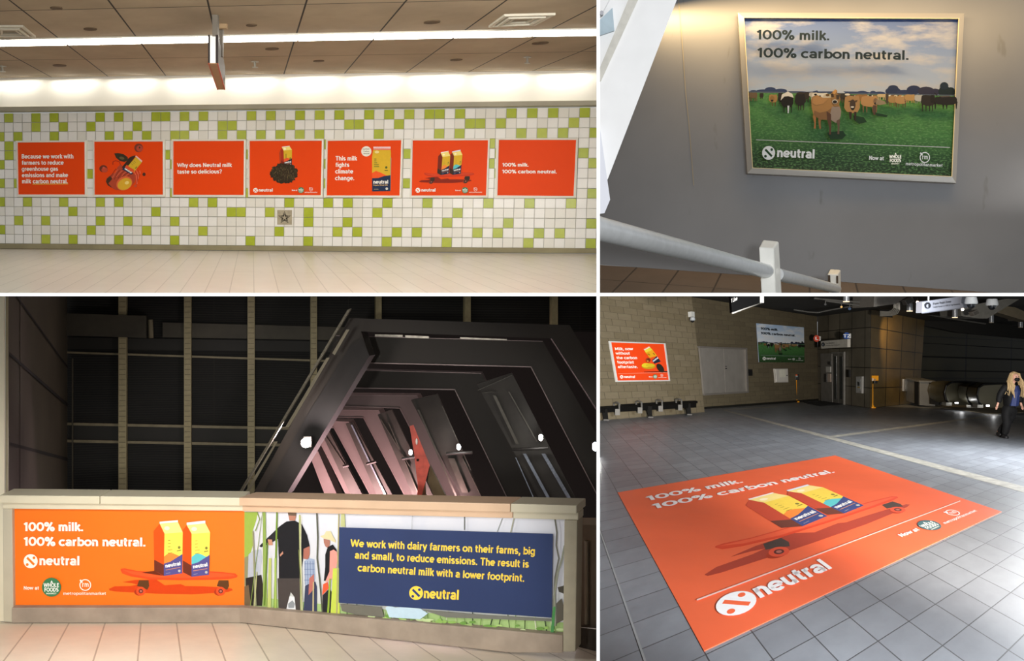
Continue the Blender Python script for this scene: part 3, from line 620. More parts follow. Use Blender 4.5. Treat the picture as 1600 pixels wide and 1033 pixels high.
# ================================================================== ROOM 2: stairwell with the cow poster
def uvgrad(name, stops, ns, amt, c2, rough=0.5, lo=.45, hi=.6, stretch=(1, 1, 1), c3=None):
    m = bpy.data.materials.new(name); m.use_nodes = True; nt = m.node_tree; n = nt.nodes; k = nt.links; b = n['Principled BSDF']
    b.inputs['Roughness'].default_value = rough; b.inputs['Specular IOR Level'].default_value = 0.2
    tc = n.new('ShaderNodeTexCoord'); sp = n.new('ShaderNodeSeparateXYZ'); k.new(tc.outputs['UV'], sp.inputs[0])
    rp = n.new('ShaderNodeValToRGB'); e = rp.color_ramp.elements
    e[0].position = stops[0][0]; e[0].color = lin(stops[0][1]); e[1].position = stops[-1][0]; e[1].color = lin(stops[-1][1])
    for p, c in stops[1:-1]: q = e.new(p); q.color = lin(c)
    k.new(sp.outputs['Y'], rp.inputs['Fac'])
    mp = n.new('ShaderNodeMapping'); mp.inputs['Scale'].default_value = stretch; k.new(tc.outputs['UV'], mp.inputs['Vector'])
    nz = n.new('ShaderNodeTexNoise'); nz.inputs['Scale'].default_value = ns; nz.inputs['Detail'].default_value = 6; nz.inputs['Roughness'].default_value = .6; k.new(mp.outputs[0], nz.inputs['Vector'])
    mr = n.new('ShaderNodeMapRange'); mr.inputs['From Min'].default_value = lo; mr.inputs['From Max'].default_value = hi; mr.inputs['To Max'].default_value = amt; k.new(nz.outputs['Fac'], mr.inputs['Value'])
    mx = n.new('ShaderNodeMix'); mx.data_type = 'RGBA'; k.new(mr.outputs['Result'], mx.inputs['Factor']); k.new(rp.outputs['Color'], mx.inputs['A']); mx.inputs['B'].default_value = lin(c2)
    out = mx.outputs['Result']
    if c3:
        n3 = n.new('ShaderNodeTexNoise'); n3.inputs['Scale'].default_value = ns * 2.3; n3.inputs['Detail'].default_value = 5; k.new(mp.outputs[0], n3.inputs['Vector'])
        m3 = n.new('ShaderNodeMapRange'); m3.inputs['From Min'].default_value = .5; m3.inputs['From Max'].default_value = .66; m3.inputs['To Max'].default_value = .8; k.new(n3.outputs['Fac'], m3.inputs['Value'])
        x3 = n.new('ShaderNodeMix'); x3.data_type = 'RGBA'; k.new(m3.outputs['Result'], x3.inputs['Factor']); k.new(out, x3.inputs['A']); x3.inputs['B'].default_value = lin(c3); out = x3.outputs['Result']
    k.new(out, b.inputs['Base Color']); return m
W2 = VWall((928, 413), (1622, 462.5), (876, -14), (1676, -14), 5.72, 5.06, 4.2, 2.6)
def concrete(name, c, dark):
    m = mat(name, c, 0.45, var=0.10, scale=1.3, bump=0.0, spec=0.4); nt = m.node_tree; n = nt.nodes; k = nt.links; b = n['Principled BSDF']
    src = b.inputs['Base Color'].links[0].from_socket
    tc = n.new('ShaderNodeTexCoord'); nz = n.new('ShaderNodeTexNoise'); nz.inputs['Scale'].default_value = 9; nz.inputs['Detail'].default_value = 3
    mp = n.new('ShaderNodeMapping'); mp.inputs['Scale'].default_value = (1, 1, .35); k.new(tc.outputs['Object'], mp.inputs['Vector']); k.new(mp.outputs[0], nz.inputs['Vector'])
    mr = n.new('ShaderNodeMapRange'); mr.inputs['From Min'].default_value = .68; mr.inputs['From Max'].default_value = .74; mr.inputs['To Max'].default_value = .5; k.new(nz.outputs['Fac'], mr.inputs['Value'])
    mx = n.new('ShaderNodeMix'); mx.data_type = 'RGBA'; k.new(mr.outputs['Result'], mx.inputs['Factor']); k.new(src, mx.inputs['A']); mx.inputs['B'].default_value = lin(dark); k.new(mx.outputs['Result'], b.inputs['Base Color']); return m
mb = MB(); W2.face_all(concrete('stair_wall_paint', '777779', '5a5853'), mb, 16, 8, 5)
struct(mb.build('wall_right', clip=2), 'smooth scuffed grey wall carrying the cow picture')
mb = MB(); jm = mat('wall_joint', '958a74', .6)
jl = [(1060, -2), (1063, 30), (1067, 80), (1071, 140), (1077, 200), (1084, 290)]
for a, b in zip(jl[:-1], jl[1:]): mb.face([W2.hit(a[0] - .5, a[1], .004), W2.hit(a[0] + .5, a[1], .004), W2.hit(b[0] + .5, b[1], .004), W2.hit(b[0] - .5, b[1], .004)], jm)
struct(mb.build('trim_2', clip=2), 'thin upright seam in the grey wall')
fb0, fb1 = W2.hit(932, 413.2), W2.hit(1618, 462)
f2 = Plane(fb0, (fb1 - fb0).normalized(), -ray(1260, 150))
mb = MB(); f2.poly([(900, 411.5), (1850, 474), (1850, 520), (900, 500)], brickmat('stair_floor', '62554b', '594e45', '3a322c', .30, .42, .006, rough=.5, var=.12, nscale=3), mb)
struct(mb.build('floor', clip=2), 'brown quarry tiles at the foot of the grey wall')

sky_print = uvgrad('printed_sky', [(0.50, '93a1b4'), (0.62, '8793a8'), (0.80, '67789a'), (1.0, '3f5484')], 3.2, .75, '9a999c', stretch=(1.2, 2.6, 1), lo=.46, hi=.62)
field_print = uvgrad('printed_field', [(0.0, '16240f'), (0.12, '1e3c1e'), (0.25, '386634'), (0.45, '4a7a40'), (0.55, '3f6c3c')], 30, .45, '2a4a2a', stretch=(1, 1.6, 1), lo=.45, hi=.62, c3='56804c')
def cowpicture(A, sky=None):
    p = 'field_picture'; A.T = None
    A.poly(p, [(1160.8, 32.5), (1493.8, 34.3), (1487.7, 158), (1167.7, 151.5)], sky or sky_print)
    for x, y, rx, ry in [(1177, 149.5, 6, 1.8), (1203, 147.5, 9, 4.6), (1219, 149, 10, 3.6), (1195, 149, 14, 2.5), (1238, 151, 22, 1.6), (1282, 151, 14, 3), (1316, 151.4, 5, 5.4), (1310, 151.6, 10, 3.4), (1300, 152, 60, 2), (1345, 152, 8, 3), (1362, 153, 5, 4), (1372, 153, 9, 2.5)]:
        A.ell(p, x, y, rx, ry, '2a3654', n=14)
    for x, y, rx, ry, c in [(1393, 150, 12, 6.5, '222c44'), (1393, 145, 8, 4.5, '222c44'), (1410, 152, 12, 4, '262f4a'), (1425, 148, 11, 7, '222a44'), (1444, 150, 13, 7, '2a2a3a'), (1458, 151, 8, 5, '28283a'), (1473, 151, 10, 9, '162226'), (1472, 142, 6.5, 6, '1a2632'), (1482, 151, 7, 7, '162226')]:
        A.ell(p, x, y, rx, ry, c, n=16)
    A.poly(p, [(1167.6, 151), (1488, 157), (1483, 279), (1174.3, 265.5)], field_print)
    A.poly(p, [(1167.6, 150), (1488, 156), (1488, 157.6), (1167.6, 151.8)], '47505c')
    c = 'cow_picture'; rg = random.Random(5)
    def cow(x0, x1, y0, y1, yl, col, head=None, hc=None, legs=(.15, .35, .7, .9), lc=None):
        w, h = x1 - x0, y1 - y0
        for q in legs:
            lx = x0 + w * q; A.poly(c, [(lx - w * .045 - .4, y1 - h * .4), (lx + w * .045 + .4, y1 - h * .4), (lx + .5, yl), (lx - .5, yl)], lc or col)
        A.poly(c, [(x0 + w * .02, y0 + h * .35), (x0 + w * .06, y0 + h * .08), (x0 + w * .3, y0), (x0 + w * .6, y0 + h * .05), (x0 + w * .92, y0), (x1, y0 + h * .3), (x1, y0 + h * .7), (x0 + w * .85, y1 - h * .05), (x0 + w * .5, y1), (x0 + w * .15, y1 - h * .1), (x0, y0 + h * .7)], col)
        if head: A.ell(c, head[0], head[1], head[2], head[3], hc or col); A.ell(c, head[0], head[1] + head[3] * .7, head[2] * .6, head[3] * .35, '1c1a18')
    for i in range(46):          # far herd
        x = 1288 + i * 3.3 + rg.uniform(-1, 1); A.ell(c, x, 156.5 + (x - 1288) * .018 + rg.uniform(-.8, .8), rg.uniform(2, 3.4), rg.uniform(1, 1.9), rg.choice(['2a2622', '8e8578', 'b5a88e', '4a3c2c', 'c9c2b4', '6b5334', '9a7444']), n=10)
    cow(1168.6, 1182.5, 152.6, 161.5, 166, '5c4c38'); cow(1186, 1192, 153.6, 161, 163, '2b2420', legs=(.3, .7))
    cow(1242, 1263, 152.4, 164, 168, '2b2620'); cow(1262, 1275, 153, 160, 166, '9c968c', legs=(.3,))
    cow(1214, 1222, 153.5, 168, 171, '26221e', legs=(.4,))
    cow(1266, 1292, 154, 163, 166, 'b8b2a6'); A.ell(c, 1272, 156.6, 2.2, 1.5, '1e1c1a'); A.ell(c, 1279, 159, 1.4, 1.2, '1e1c1a'); cow(1284, 1300, 156, 164, 166, 'a89e8c'); A.ell(c, 1290.5, 157.5, 3, 2, '5a4424')
    cow(1302, 1318, 155, 166, 170, '4a3e30'); cow(1310, 1326, 155.5, 163, 169, '2e2a26'); A.ell(c, 1321, 157, 4, 1.6, 'b8b0a2')
    cow(1200, 1213, 156.5, 169, 174.5, '8a6a40', (1205, 163, 3.3, 4.4), '7a5c34', legs=(.4, .75), lc='4c3824')
    cow(1240, 1256, 156, 174, 181, '1d1b19', legs=(.35, .55, .85), lc='2a2420')
    cow(1218.5, 1237.5, 156, 177, 184.5, '171614', legs=(.25, .55, .85), lc='1a1816')
    A.poly(c, [(1218, 166), (1220, 157), (1229, 152.5), (1236, 156), (1238, 162), (1230, 159.5), (1224, 160)], 'b9b6ae'); A.poly(c, [(1228.5, 174), (1231.5, 174), (1230.5, 185.5), (1228.8, 185.5)], 'a8b0b8')
    cow(1332, 1352, 157, 168, 176, '7c5a34'); cow(1341, 1368, 159.5, 176.5, 185, '96724a', (1364, 168, 3.6, 5), '6a5440', lc='6a5038'); A.poly(c, [(1366, 164), (1378, 168), (1380, 172), (1370, 174), (1364, 172)], '7a6c58'); A.poly(c, [(1360, 174), (1365, 174), (1364, 188.5), (1360.5, 188.5)], '4a3830')
    cow(1366, 1380, 157, 162, 166, 'a8926c'); cow(1379, 1384, 156, 172, 174, '3e362e', legs=(.5,))
    cow(1383, 1396, 160, 171, 176, '8c6e46', lc='5a4430'); cow(1393, 1411, 160.5, 172.5, 177.5, '94744c', (1410, 167, 2.4, 3), '8a6a50', lc='4e3c30'); cow(1408, 1424, 158, 168, 171, '98784c')
    cow(1423, 1436, 158.8, 169, 172, '96948e', lc='6a6a64'); cow(1433, 1455, 159, 176, 184, '26221f', (1450, 165, 3, 6), '1c1a18', legs=(.1, .35, .6, .8)); A.line(c, [(1453, 156), (1457, 159), (1457.5, 162)], 1.1, '1a1816')
    cow(1453, 1488, 161.5, 175, 181, '1e1c1b', legs=(.05, .4, .55, .97)); A.poly(c, [(1460, 161), (1475, 160.6), (1480, 162), (1465, 163)], '4a4440')
    A.poly(c, [(1329, 190), (1345, 193), (1350, 200), (1338, 203), (1330, 197)], '1a3320'); A.poly(c, [(1362, 186), (1382, 190), (1380, 193), (1365, 191)], '1a3320')
    cow(1315, 1339, 160, 187, 194, '8f6e48', (1328, 174, 4.4, 8), '3c3028', legs=(.45, .75), lc='3a2c24'); A.ell(c, 1327.5, 177.6, 2.6, 1.2, 'b8b2a8'); A.poly(c, [(1321, 169), (1325, 167.5), (1325, 170)], '3a2e24'); A.poly(c, [(1331, 168), (1336, 167), (1333, 170.5)], '3a2e24'); A.poly(c, [(1322, 185), (1326.5, 185), (1325.5, 196), (1323.5, 196)], '2c221e'); A.poly(c, [(1330, 185), (1334, 185), (1332.5, 198), (1331, 198)], '2c221e')
    # the tan cow in front
    k = lambda L: [(1150 + x / 8.889, 130 + y / 8.889) for x, y in L]
    A.poly(c, k([(1230, 760), (1450, 740), (1490, 800), (1440, 850), (1280, 850)]), '17301f')
    A.poly(c, k([(1045, 500), (1085, 540), (1080, 620), (1078, 710), (1052, 708), (1060, 640), (1040, 560)]), '8a5e38'); A.poly(c, k([(1110, 580), (1150, 590), (1145, 640), (1150, 715), (1128, 712), (1118, 650)]), '7a5434')
    A.poly(c, k([(1015, 330), (1035, 280), (1100, 262), (1180, 300), (1290, 300), (1340, 330), (1400, 400), (1425, 470), (1420, 540), (1380, 630), (1340, 630), (1290, 600), (1220, 595), (1130, 590), (1080, 550), (1045, 520), (1022, 430)]), '8a673f')
    A.poly(c, k([(1060, 470), (1130, 500), (1230, 480), (1290, 440), (1320, 560), (1290, 600), (1220, 597), (1130, 592), (1080, 550), (1050, 520)]), '6f5236')
    A.poly(c, k([(1300, 420), (1400, 420), (1424, 480), (1418, 545), (1380, 632), (1340, 632), (1290, 600), (1270, 530)]), '7c7068')
    A.poly(c, k([(1040, 300), (1100, 268), (1180, 300), (1250, 310), (1180, 380), (1080, 400), (1030, 370)]), '967046')
    A.poly(c, k([(1225, 480), (1285, 520), (1290, 640), (1285, 790), (1258, 790), (1262, 700), (1235, 600)]), '4a3428'); A.poly(c, k([(1360, 610), (1410, 580), (1402, 680), (1398, 785), (1372, 785), (1378, 690)]), '54443a')
    A.poly(c, k([(1280, 250), (1310, 212), (1345, 186), (1368, 200), (1372, 250), (1395, 260), (1410, 320), (1395, 400), (1340, 420), (1305, 380), (1290, 300)]), '7d5f3c')
    A.poly(c, k([(1310, 212), (1345, 186), (1366, 205), (1340, 250), (1315, 250)]), 'a87c48'); A.poly(c, k([(1282, 248), (1318, 245), (1325, 290), (1290, 290)]), '3a2c20'); A.poly(c, k([(1355, 260), (1400, 262), (1395, 320), (1360, 320)]), '3c3228')
    A.ell(c, 1150 + 1338 / 8.889, 130 + 352 / 8.889, 4.3, 3.2, 'a8a298'); A.ell(c, 1150 + 1338 / 8.889, 130 + 356 / 8.889, 3.3, 2.3, '1c1a1a')
def cowtext(A, dark='14222a', light='c8ced4', head='lettering'):
    A.text(head, '100% milk.', (1180, 72), (1292.8, 73.6), 15.6, dark, .135); A.text(head, '100% carbon neutral.', (1181, 100.8), (1414.2, 105.4), 15.4, dark, .135)
    A.line('rule', [(1179.7, 226.3), (1476.7, 238.5)], .9, 'a8a8b0')
    logo(A, 'logo', 1198.8, 245.4, 10, 1211, 1269.8, 13.2, light, '1e3c22', 2.4, 251.4)
    shops(A, 'shop_marks', (1352.5, 256), (1375.5, 256.8), 5.8, (1393, 254.2), 11.5, (1438, 253), 7.2, (1408.3, 264), (1465.2, 266.8), 4.6, light, badge=None)
alu = mat('frame_aluminium', 'a29d96', 0.38, 0.35, var=0.04, scale=3)
inner2, outer2 = [(1160.8, 32.5), (1493.8, 34.3), (1483, 279), (1174.3, 265.5)], [(1152.3, 24), (1502.8, 25.3), (1490.2, 288), (1166.9, 272.9)]
t, A = poster(W2, inner2, outer2, 'large aluminium framed picture of cows in a green field on the grey stairwell wall', sky_print, 2, framem=alu, depth=.06, step=.0003)
cowpicture(A); cowtext(A); A.done()
m = MB(); q = [(1160.8, 32.5), (1493.8, 34.3), (1483, 279), (1174.3, 265.5)]; bm_ = mat('inner_bead', 'd9c79a', .35, var=.02)
for i in (0, 1, 2, 3):
    a, b = q[i], q[(i + 1) % 4]; ce = (1328, 152); s_ = lambda p, k: (p[0] + (ce[0] - p[0]) * k, p[1] + (ce[1] - p[1]) * k)
    m.hexa([W2.hit(*x, .055) for x in (a, b, s_(b, .006), s_(a, .006))], [W2.hit(*x, .064) for x in (a, b, s_(b, .006), s_(a, .006))], bm_)
m.build('bead', t, 2)
# handrail and posts
galv = mat('rail_galvanised', 'd9dcde', 0.3, 0.25, var=0.06, scale=30)
post_white = mat('post_white', 'e6e3da', 0.5, var=0.06, scale=14)
t = thing('handrail', P(1198, 424, 3.3), 'long tubular steel handrail sloping down from the left edge into the nearer white post', 'handrail')
m = MB(); m.tube([P(905, 348, 1.87), P(937, 357.5, 1.95), P(1070, 391, 2.47), P(1197, 424, 3.27)], .0305, galv, 28); m.build('tube', t, 2, smooth=True)
m = MB(); m.tube([P(1195, 423.5, 3.27), P(1206, 426.5, 3.33)], .034, post_white, 24); m.build('end_collar', t, 2, smooth=True)
t = thing('handrail', P(1305, 452, 5.0), 'shorter steel handrail between the two white posts', 'handrail')
m = MB(); m.tube([P(1214, 429, 3.4), P(1262, 440, 4.1), P(1307, 451.5, 4.95)], .029, galv, 24); m.build('tube', t, 2, smooth=True)
def wpost(pf, pb, Yf, d, label, xs):
    # pf: front-left top, front-right top, front-right low, front-left low; pb: back-right top and low, back-left top
    t = thing('rail_post', P(pf[3][0] + 8, 470, Yf), label, 'post'); Yb = Yf + d; m = MB()
    a = [P(*pf[0], Yf), P(*pf[1], Yf), P(*pb[0], Yb), P(*pb[2], Yb)]; b = [P(*pf[3], Yf), P(*pf[2], Yf), P(*pb[1], Yb), P(pf[3][0] + 6, 478, Yb)]
    m.hexa(a, b, post_white); m.build('body', t, 2, bevel=.006); return t
wpost([(1185.5, 386.5), (1209, 388), (1213, 480), (1190.5, 480)], [(1217, 377), (1222.5, 476), (1192, 374.5)], 3.26, .10, 'nearer white square post holding the handrails', 0)
t = wpost([(1293, 428), (1309.5, 428.5), (1311, 476), (1297, 476)], [(1313.5, 421.5), (1314.5, 474), (1297, 420.5)], 4.95, .12, 'farther white square post with chipped paint standing by the wall', 0)
m = MB(); m.box(P(1293.4, 430, 4.945), P(1297, 430, 4.945) - P(1293.4, 430, 4.945), P(1294, 446, 4.945) - P(1293.4, 430, 4.945), V((0, -.003, 0)), mat('chipped', '4a3c30', .8, var=.3, scale=60)); m.box(P(1306.5, 431, 4.945), P(1309.3, 431, 4.945) - P(1306.5, 431, 4.945), P(1306.7, 443, 4.945) - P(1306.5, 431, 4.945), V((0, -.003, 0)), mat('chipped', '4a3c30', .8)); m.build('worn_patch', t, 2)
# white steel beam at the left
beam_w = mat('beam_white', 'f4f4f4', 0.55, var=0.03, scale=12)
t = thing('steel_beam', P(960, 270, 2.25), 'big white painted beam slanting across the upper left of the stairwell', 'beam')
m = MB(); m.hexa([P(880, -30, 2.2), P(1069, -30, 2.2), P(950, 279, 2.2), P(880, 420, 2.2)], [P(880, -30, 2.34), P(1067, -30, 2.34), P(950.6, 277, 2.34), P(880, 420, 2.34)], beam_w); m.build('web', t, 2)
m = MB(); m.hexa([P(900, 60, 2.12), P(937, 196, 2.12), P(953.3, 312, 2.12), P(944.5, 333, 2.12), P(900, 340, 2.12)], [P(900, 60, 2.2), P(937, 196, 2.2), P(953, 311, 2.2), P(944.3, 332, 2.2), P(900, 340, 2.2)], mat('beam_flange', 'dfe1ea', .55, var=.03)); m.build('flange', t, 2)
m = MB(); m.hexa([P(990, -20, 2.19), P(1006, -20, 2.19), P(939, 127, 2.19), P(925, 135, 2.19)], [P(990, -20, 2.2), P(1006, -20, 2.2), P(939, 127, 2.2), P(925, 135, 2.2)], mat('beam_seam', 'd2cfc6', .7, var=.1, scale=30)); m.build('seam', t, 2)
m = MB(); m.hexa([P(930, 38, 2.17), P(957, 12, 2.17), P(960, 48, 2.17), P(930, 58, 2.17)], [P(930, 38, 2.2), P(957, 12, 2.2), P(960, 48, 2.2), P(930, 58, 2.2)], mat('bracket_blue', 'b4c6d0', .5, var=.1, scale=20)); m.hexa([P(930, -20, 2.15), P(963, -20, 2.15), P(939, 24, 2.15), P(930, 38, 2.15)], [P(930, -20, 2.17), P(963, -20, 2.17), P(939, 24, 2.17), P(930, 38, 2.17)], beam_w); m.tube([P(940, 20, 2.15), P(940, 20, 2.12)], .006, mat('bolt_dark', '55565a', .4, .5), 8); m.build('bracket', t, 2)

# ================================================================== ROOM 3: parapet with the banners, dark tunnel behind
ca = pgram((22.5, 792.3), (382.6, 795.7), (382.6, 945), (25, 945), 8.8)
PA = Plane(ca[0], ca[1] - ca[0], ca[3] - ca[0])
cb = pgram((383, 797), (886.4, 809), (883, 987.3), (383, 945), 8.2)
kk = ca[1].y / cb[0].y; cb = [p * kk for p in cb]
PB = Plane(cb[0], cb[1] - cb[0], cb[3] - cb[0])
cream = mat('coping_cream', 'd3cbb2', 0.42, var=0.05, scale=2.5, spec=.4); pinkc = mat('coping_tan', 'd2b294', 0.42, var=0.06, scale=2.5, spec=.4); greyc = mat('coping_grey', 'c5bda6', 0.42, var=0.05, scale=2.5, spec=.4)
curbm = mat('curb_stone', '97897a', 0.75, var=0.14, scale=5, bump=.3)
pil = mat('pilaster_metal', 'bdb5a0', 0.45, var=0.05, scale=3)
t = thing('parapet', PA.hit(200, 969), 'long low bridge parapet with a pale metal top rail and stone kerb', 'parapet')
def band(pl, q, h0, h1, m, name):
    b = MB(); pl.slab(q, h0, h1, m, b); return b.build(name, t, 3, bevel=.008)
band(PA, [(9, 769.2), (163.5, 770.7), (163.5, 783), (9, 781.3)], -.16, .13, cream, 'top_rail'); band(PA, [(164.5, 770.7), (385, 773.2), (385, 785.5), (164.5, 783)], -.16, .13, cream, 'top_rail')
band(PA, [(9, 782), (385, 786), (385, 796), (9, 792.4)], -.1, .07, cream, 'lower_rail')
band(PB, [(385.3, 773.6), (805, 782.2), (805, 795.5), (385.3, 785.8)], -.16, .13, pinkc, 'top_rail'); band(PB, [(805.8, 782.2), (907.5, 784.6), (907.5, 797.5), (805.8, 795.5)], -.16, .13, greyc, 'top_rail')
band(PB, [(385.3, 786.3), (805, 796), (805, 807.2), (385.3, 797)], -.1, .07, pinkc, 'lower_rail'); band(PB, [(805.8, 796), (907, 798), (907, 810), (805.8, 807.4)], -.1, .07, greyc, 'lower_rail')
band(PA, [(9, 792.4), (23.5, 792.4), (25.5, 969), (10, 968.5)], -.1, .06, pil, 'pilaster')
band(PB, [(885.8, 809.4), (906, 810), (903, 1013), (883.5, 1013.6)], -.1, .08, mat('pilaster_grey', 'a59d88', .5, var=.08), 'pilaster')
band(PA, [(25, 944.8), (383, 944.8), (383, 968.6), (25, 968.6)], -.05, .09, curbm, 'kerb')
band(PB, [(383, 944.8), (884, 987.2), (884, 1014.6), (801, 1014), (383, 968.4)], -.05, .09, curbm, 'kerb')
m = MB(); PA.poly([(10, 790), (384, 790), (384, 950), (10, 950)], pil, m, -.02); PB.poly([(383, 790), (890, 805), (890, 992), (383, 950)], pil, m, -.02); m.build('body', t, 3)
orange3 = mat('banner_orange', 'f2751c', 0.4, var=0.04, scale=.8, spec=.3)
qa = [(22.5, 792.3), (382.6, 795.7), (382.6, 945), (25, 945)]
t3, A = poster(PA, qa, None, 'wide orange banner with two milk cartons on a skateboard, left part of the parapet', orange3, 3, depth=.02, fname='advertising_banner', cat='banner', gname='sheet')
skateboard(A, deck='ee4a20', deckt='f2592a', shadow='cf4213', dark='5c3a1e', wheel='ee4f26', hub='8a4038', shade2='d94a18')
A.poly('skateboard_picture', [(222, 894), (242, 891), (256, 899), (246, 897.5)], '6a2a14')
twocartons(A, side='ea5216', foot='6a3020', face='fbe25a', roof='f7e486', low='54508c')
A.text('lettering', '100% milk.', (39.1, 828.7), (132.5, 828.7), 13.8, 'fbf7ea', .155); A.text('lettering', '100% carbon neutral.', (39.1, 851.5), (229.6, 852.5), 13.8, 'fbf7ea', .155)
logo(A, 'logo', 50.2, 875.5, 11, 63.2, 127, 14.5, 'fbf7ea', 'f6781d', .2, 881.6)
shops(A, 'shop_marks', (39.1, 919.8), (63.6, 919.8), 5.6, (82.7, 916), 14.8, (135.5, 912.4), 8.4, (101, 927.8), (168, 927.8), 4.8, 'fbf3e2')
A.done()
muralsky = uvgrad('mural_sky', [(0.0, 'c0c3b6'), (.4, 'cbccd2'), (1.0, 'd6d7df')], 3, .4, 'c9ccd8', stretch=(4, 1, 1))
qb = [(383.2, 797), (886.4, 809), (883, 987.3), (383, 945)]
t3, A = poster(PB, qb, None, 'photo banner of people in tall grass with a navy text box, right on the parapet', muralsky, 3, depth=.02, fname='advertising_banner', cat='banner', gname='sheet')
k = lambda L: [(370 + x / 3.783, 760 + y / 3.783) for x, y in L]
p = 'people_picture'; g = 'grass_picture'; rg = random.Random(11)
A.poly(g, [(383, 930), (520, 945), (640, 955), (884, 972), (883, 987), (383, 945)], '9db878')
A.poly(g, k([(50, 150), (130, 150), (120, 200), (100, 260), (105, 330), (85, 400), (60, 420), (50, 420)]), '96b04e'); A.poly(g, k([(50, 420), (90, 400), (95, 560), (70, 700), (50, 700)]), '8a8a68')
A.poly(p, k([(75, 400), (105, 375), (150, 370), (155, 420), (140, 540), (70, 540)]), 'b0b6c2'); A.poly(p, k([(58, 540), (150, 520), (165, 600), (155, 705), (60, 700)]), '2e2a28')
A.poly(p, k([(50, 590), (75, 580), (90, 700), (50, 700)]), '6e5c44')
A.poly(p, k([(405, 440), (430, 420), (465, 430), (470, 540), (460, 580), (410, 585)]), '9aa8c0')
for i in range(4): A.line(p, k([(408 + i * 16, 440), (410 + i * 16, 580)]), .7, '4e618c')
for i in range(4): A.line(p, k([(405, 455 + i * 32), (465, 455 + i * 32)]), .7, '5a6a90')
A.poly(p, k([(410, 585), (440, 570), (470, 560), (480, 590), (480, 735), (400, 735)]), '3a3f58'); A.poly(p, k([(435, 540), (462, 515), (465, 600), (430, 640)]), 'b06a60')
A.poly(p, k([(290, 700), (320, 645), (360, 655), (370, 735), (295, 730)]), 'd8dade'); A.poly(p, k([(310, 690), (335, 670), (350, 690), (345, 715), (312, 715)]), '8a8f94')
A.poly(p, k([(258, 235), (190, 300), (140, 350), (150, 358), (205, 335), (262, 300)]), '2a2a2e'); A.poly(p, k([(190, 310), (215, 312), (220, 345), (195, 345)]), 'c08c72')
A.poly(p, k([(310, 160), (325, 150), (350, 152), (358, 170), (352, 200), (318, 200)]), 'b07c68'); A.poly(p, k([(308, 150), (360, 150), (357, 172), (312, 170)]), '6c5a4c')
A.poly(p, k([(258, 235), (300, 205), (350, 200), (392, 222), (422, 285), (438, 350), (402, 366), (398, 430), (382, 545), (256, 545), (255, 420), (250, 300)]), '1f2024')
A.poly(p, k([(402, 366), (438, 350), (438, 400), (428, 428), (400, 425)]), 'a4685a')
A.poly(p, k([(248, 540), (386, 540), (388, 732), (356, 730), (348, 650), (325, 620), (300, 722), (254, 715)]), '46403e'); A.poly(p, k([(262, 400), (280, 380), (282, 395), (264, 412)]), 'c08a74')
A.poly(p, k([(500, 292), (525, 282), (535, 262), (562, 262), (575, 290), (592, 318), (590, 330), (560, 315), (520, 305)]), 'd2c79e'); A.poly(p, k([(520, 306), (558, 316), (556, 345), (545, 362), (530, 350), (522, 330)]), 'a87264')
A.poly(p, k([(545, 355), (575, 340), (596, 370), (600, 400), (575, 470), (560, 550), (522, 555), (530, 470), (530, 400)]), '1d1d20'); A.poly(p, k([(558, 380), (580, 370), (600, 385), (602, 440), (585, 520), (560, 555), (530, 560), (555, 500)]), 'dd9488')
A.poly(p, k([(518, 575), (545, 560), (550, 600), (512, 640)]), 'ef5a3a'); A.poly(p, k([(515, 640), (555, 600), (568, 620), (560, 745), (515, 745)]), '26262a')
for x0, x1, y0, y1, w0, c in [(170, 176, 150, 705, 24, '8aa256'), (205, 200, 420, 712, 22, 'b4be70'), (246, 232, 150, 716, 13, '6f8c3a'), (236, 238, 420, 718, 14, '9ab45a'), (190, 172, 330, 700, 10, '5c7a30'), (105, 120, 260, 700, 12, '8c8e70'), (128, 112, 500, 705, 9, 'a8ac7c'), (160, 90, 150, 700, 4, '7a9248'),
                              (380, 392, 165, 732, 14, 'a9b07c'), (374, 398, 370, 730, 5, '6c7440'), (462, 460, 560, 735, 9, 'b8ae84'), (596, 590, 480, 752, 54, 'bccb52'), (560, 548, 540, 748, 12, '8ea83c'), (612, 600, 160, 750, 9, 'a09a68'), (636, 636, 150, 235, 28, 'b9bd86')]:
    A.poly(g, k([(x0 - w0 * .35, y0), (x0 + w0 * .35, y0), (x1 + w0 / 2, y1), (x1 - w0 / 2, y1)]), c)
A.line(g, k([(482, 155), (488, 300), (484, 420), (500, 560), (515, 742)]), 2.2, '55584a'); A.line(g, k([(390, 170), (388, 400), (398, 730)]), .8, 'e0dcc0'); A.line(g, k([(120, 260), (145, 190), (130, 150)]), 1.4, '7c9446')
for x in range(24):
    xx = 545 + x * 14 + rg.uniform(-4, 4); yb = 960 + (xx - 545) * .079; A.line(g, [(xx + rg.uniform(-4, 4), yb - rg.uniform(16, 26)), (xx, yb - 1)], rg.uniform(.8, 2), rg.choice(['7c9a58', 'c9cdb0', '5c6e44', 'b4bf8e', '3c4a34']))
for i in range(40):
    xx = rg.uniform(540, 880); yb = 960 + (xx - 545) * .079; A.ell(g, xx, yb - rg.uniform(-2, 6), rg.uniform(3, 8), rg.uniform(1.5, 3), rg.choice(['8cb05c', 'a4c276', '6c9448', 'b8cc94']), n=10)
A.poly(g, [(606, 947), (612, 943), (622, 947), (640, 944), (660, 948), (672, 956), (660, 965), (612, 962)], 'b8cfdd'); A.poly(g, [(536, 941), (600, 946), (604, 962), (560, 958), (538, 952)], '6c6a60'); A.poly(g, [(662, 950), (760, 958), (864, 964), (864, 968), (700, 962)], '6f7068')
A.line(g, [(742 - 13, 801), (742 - 13, 826)], 1.3, '50544c'); A.line(g, [(648, 803), (647, 828)], .5, '8a8c88'); A.line(g, [(788, 808), (780, 829)], .9, '6c7468'); A.line(g, [(806, 808), (801, 830)], 1.8, '9a9a88')
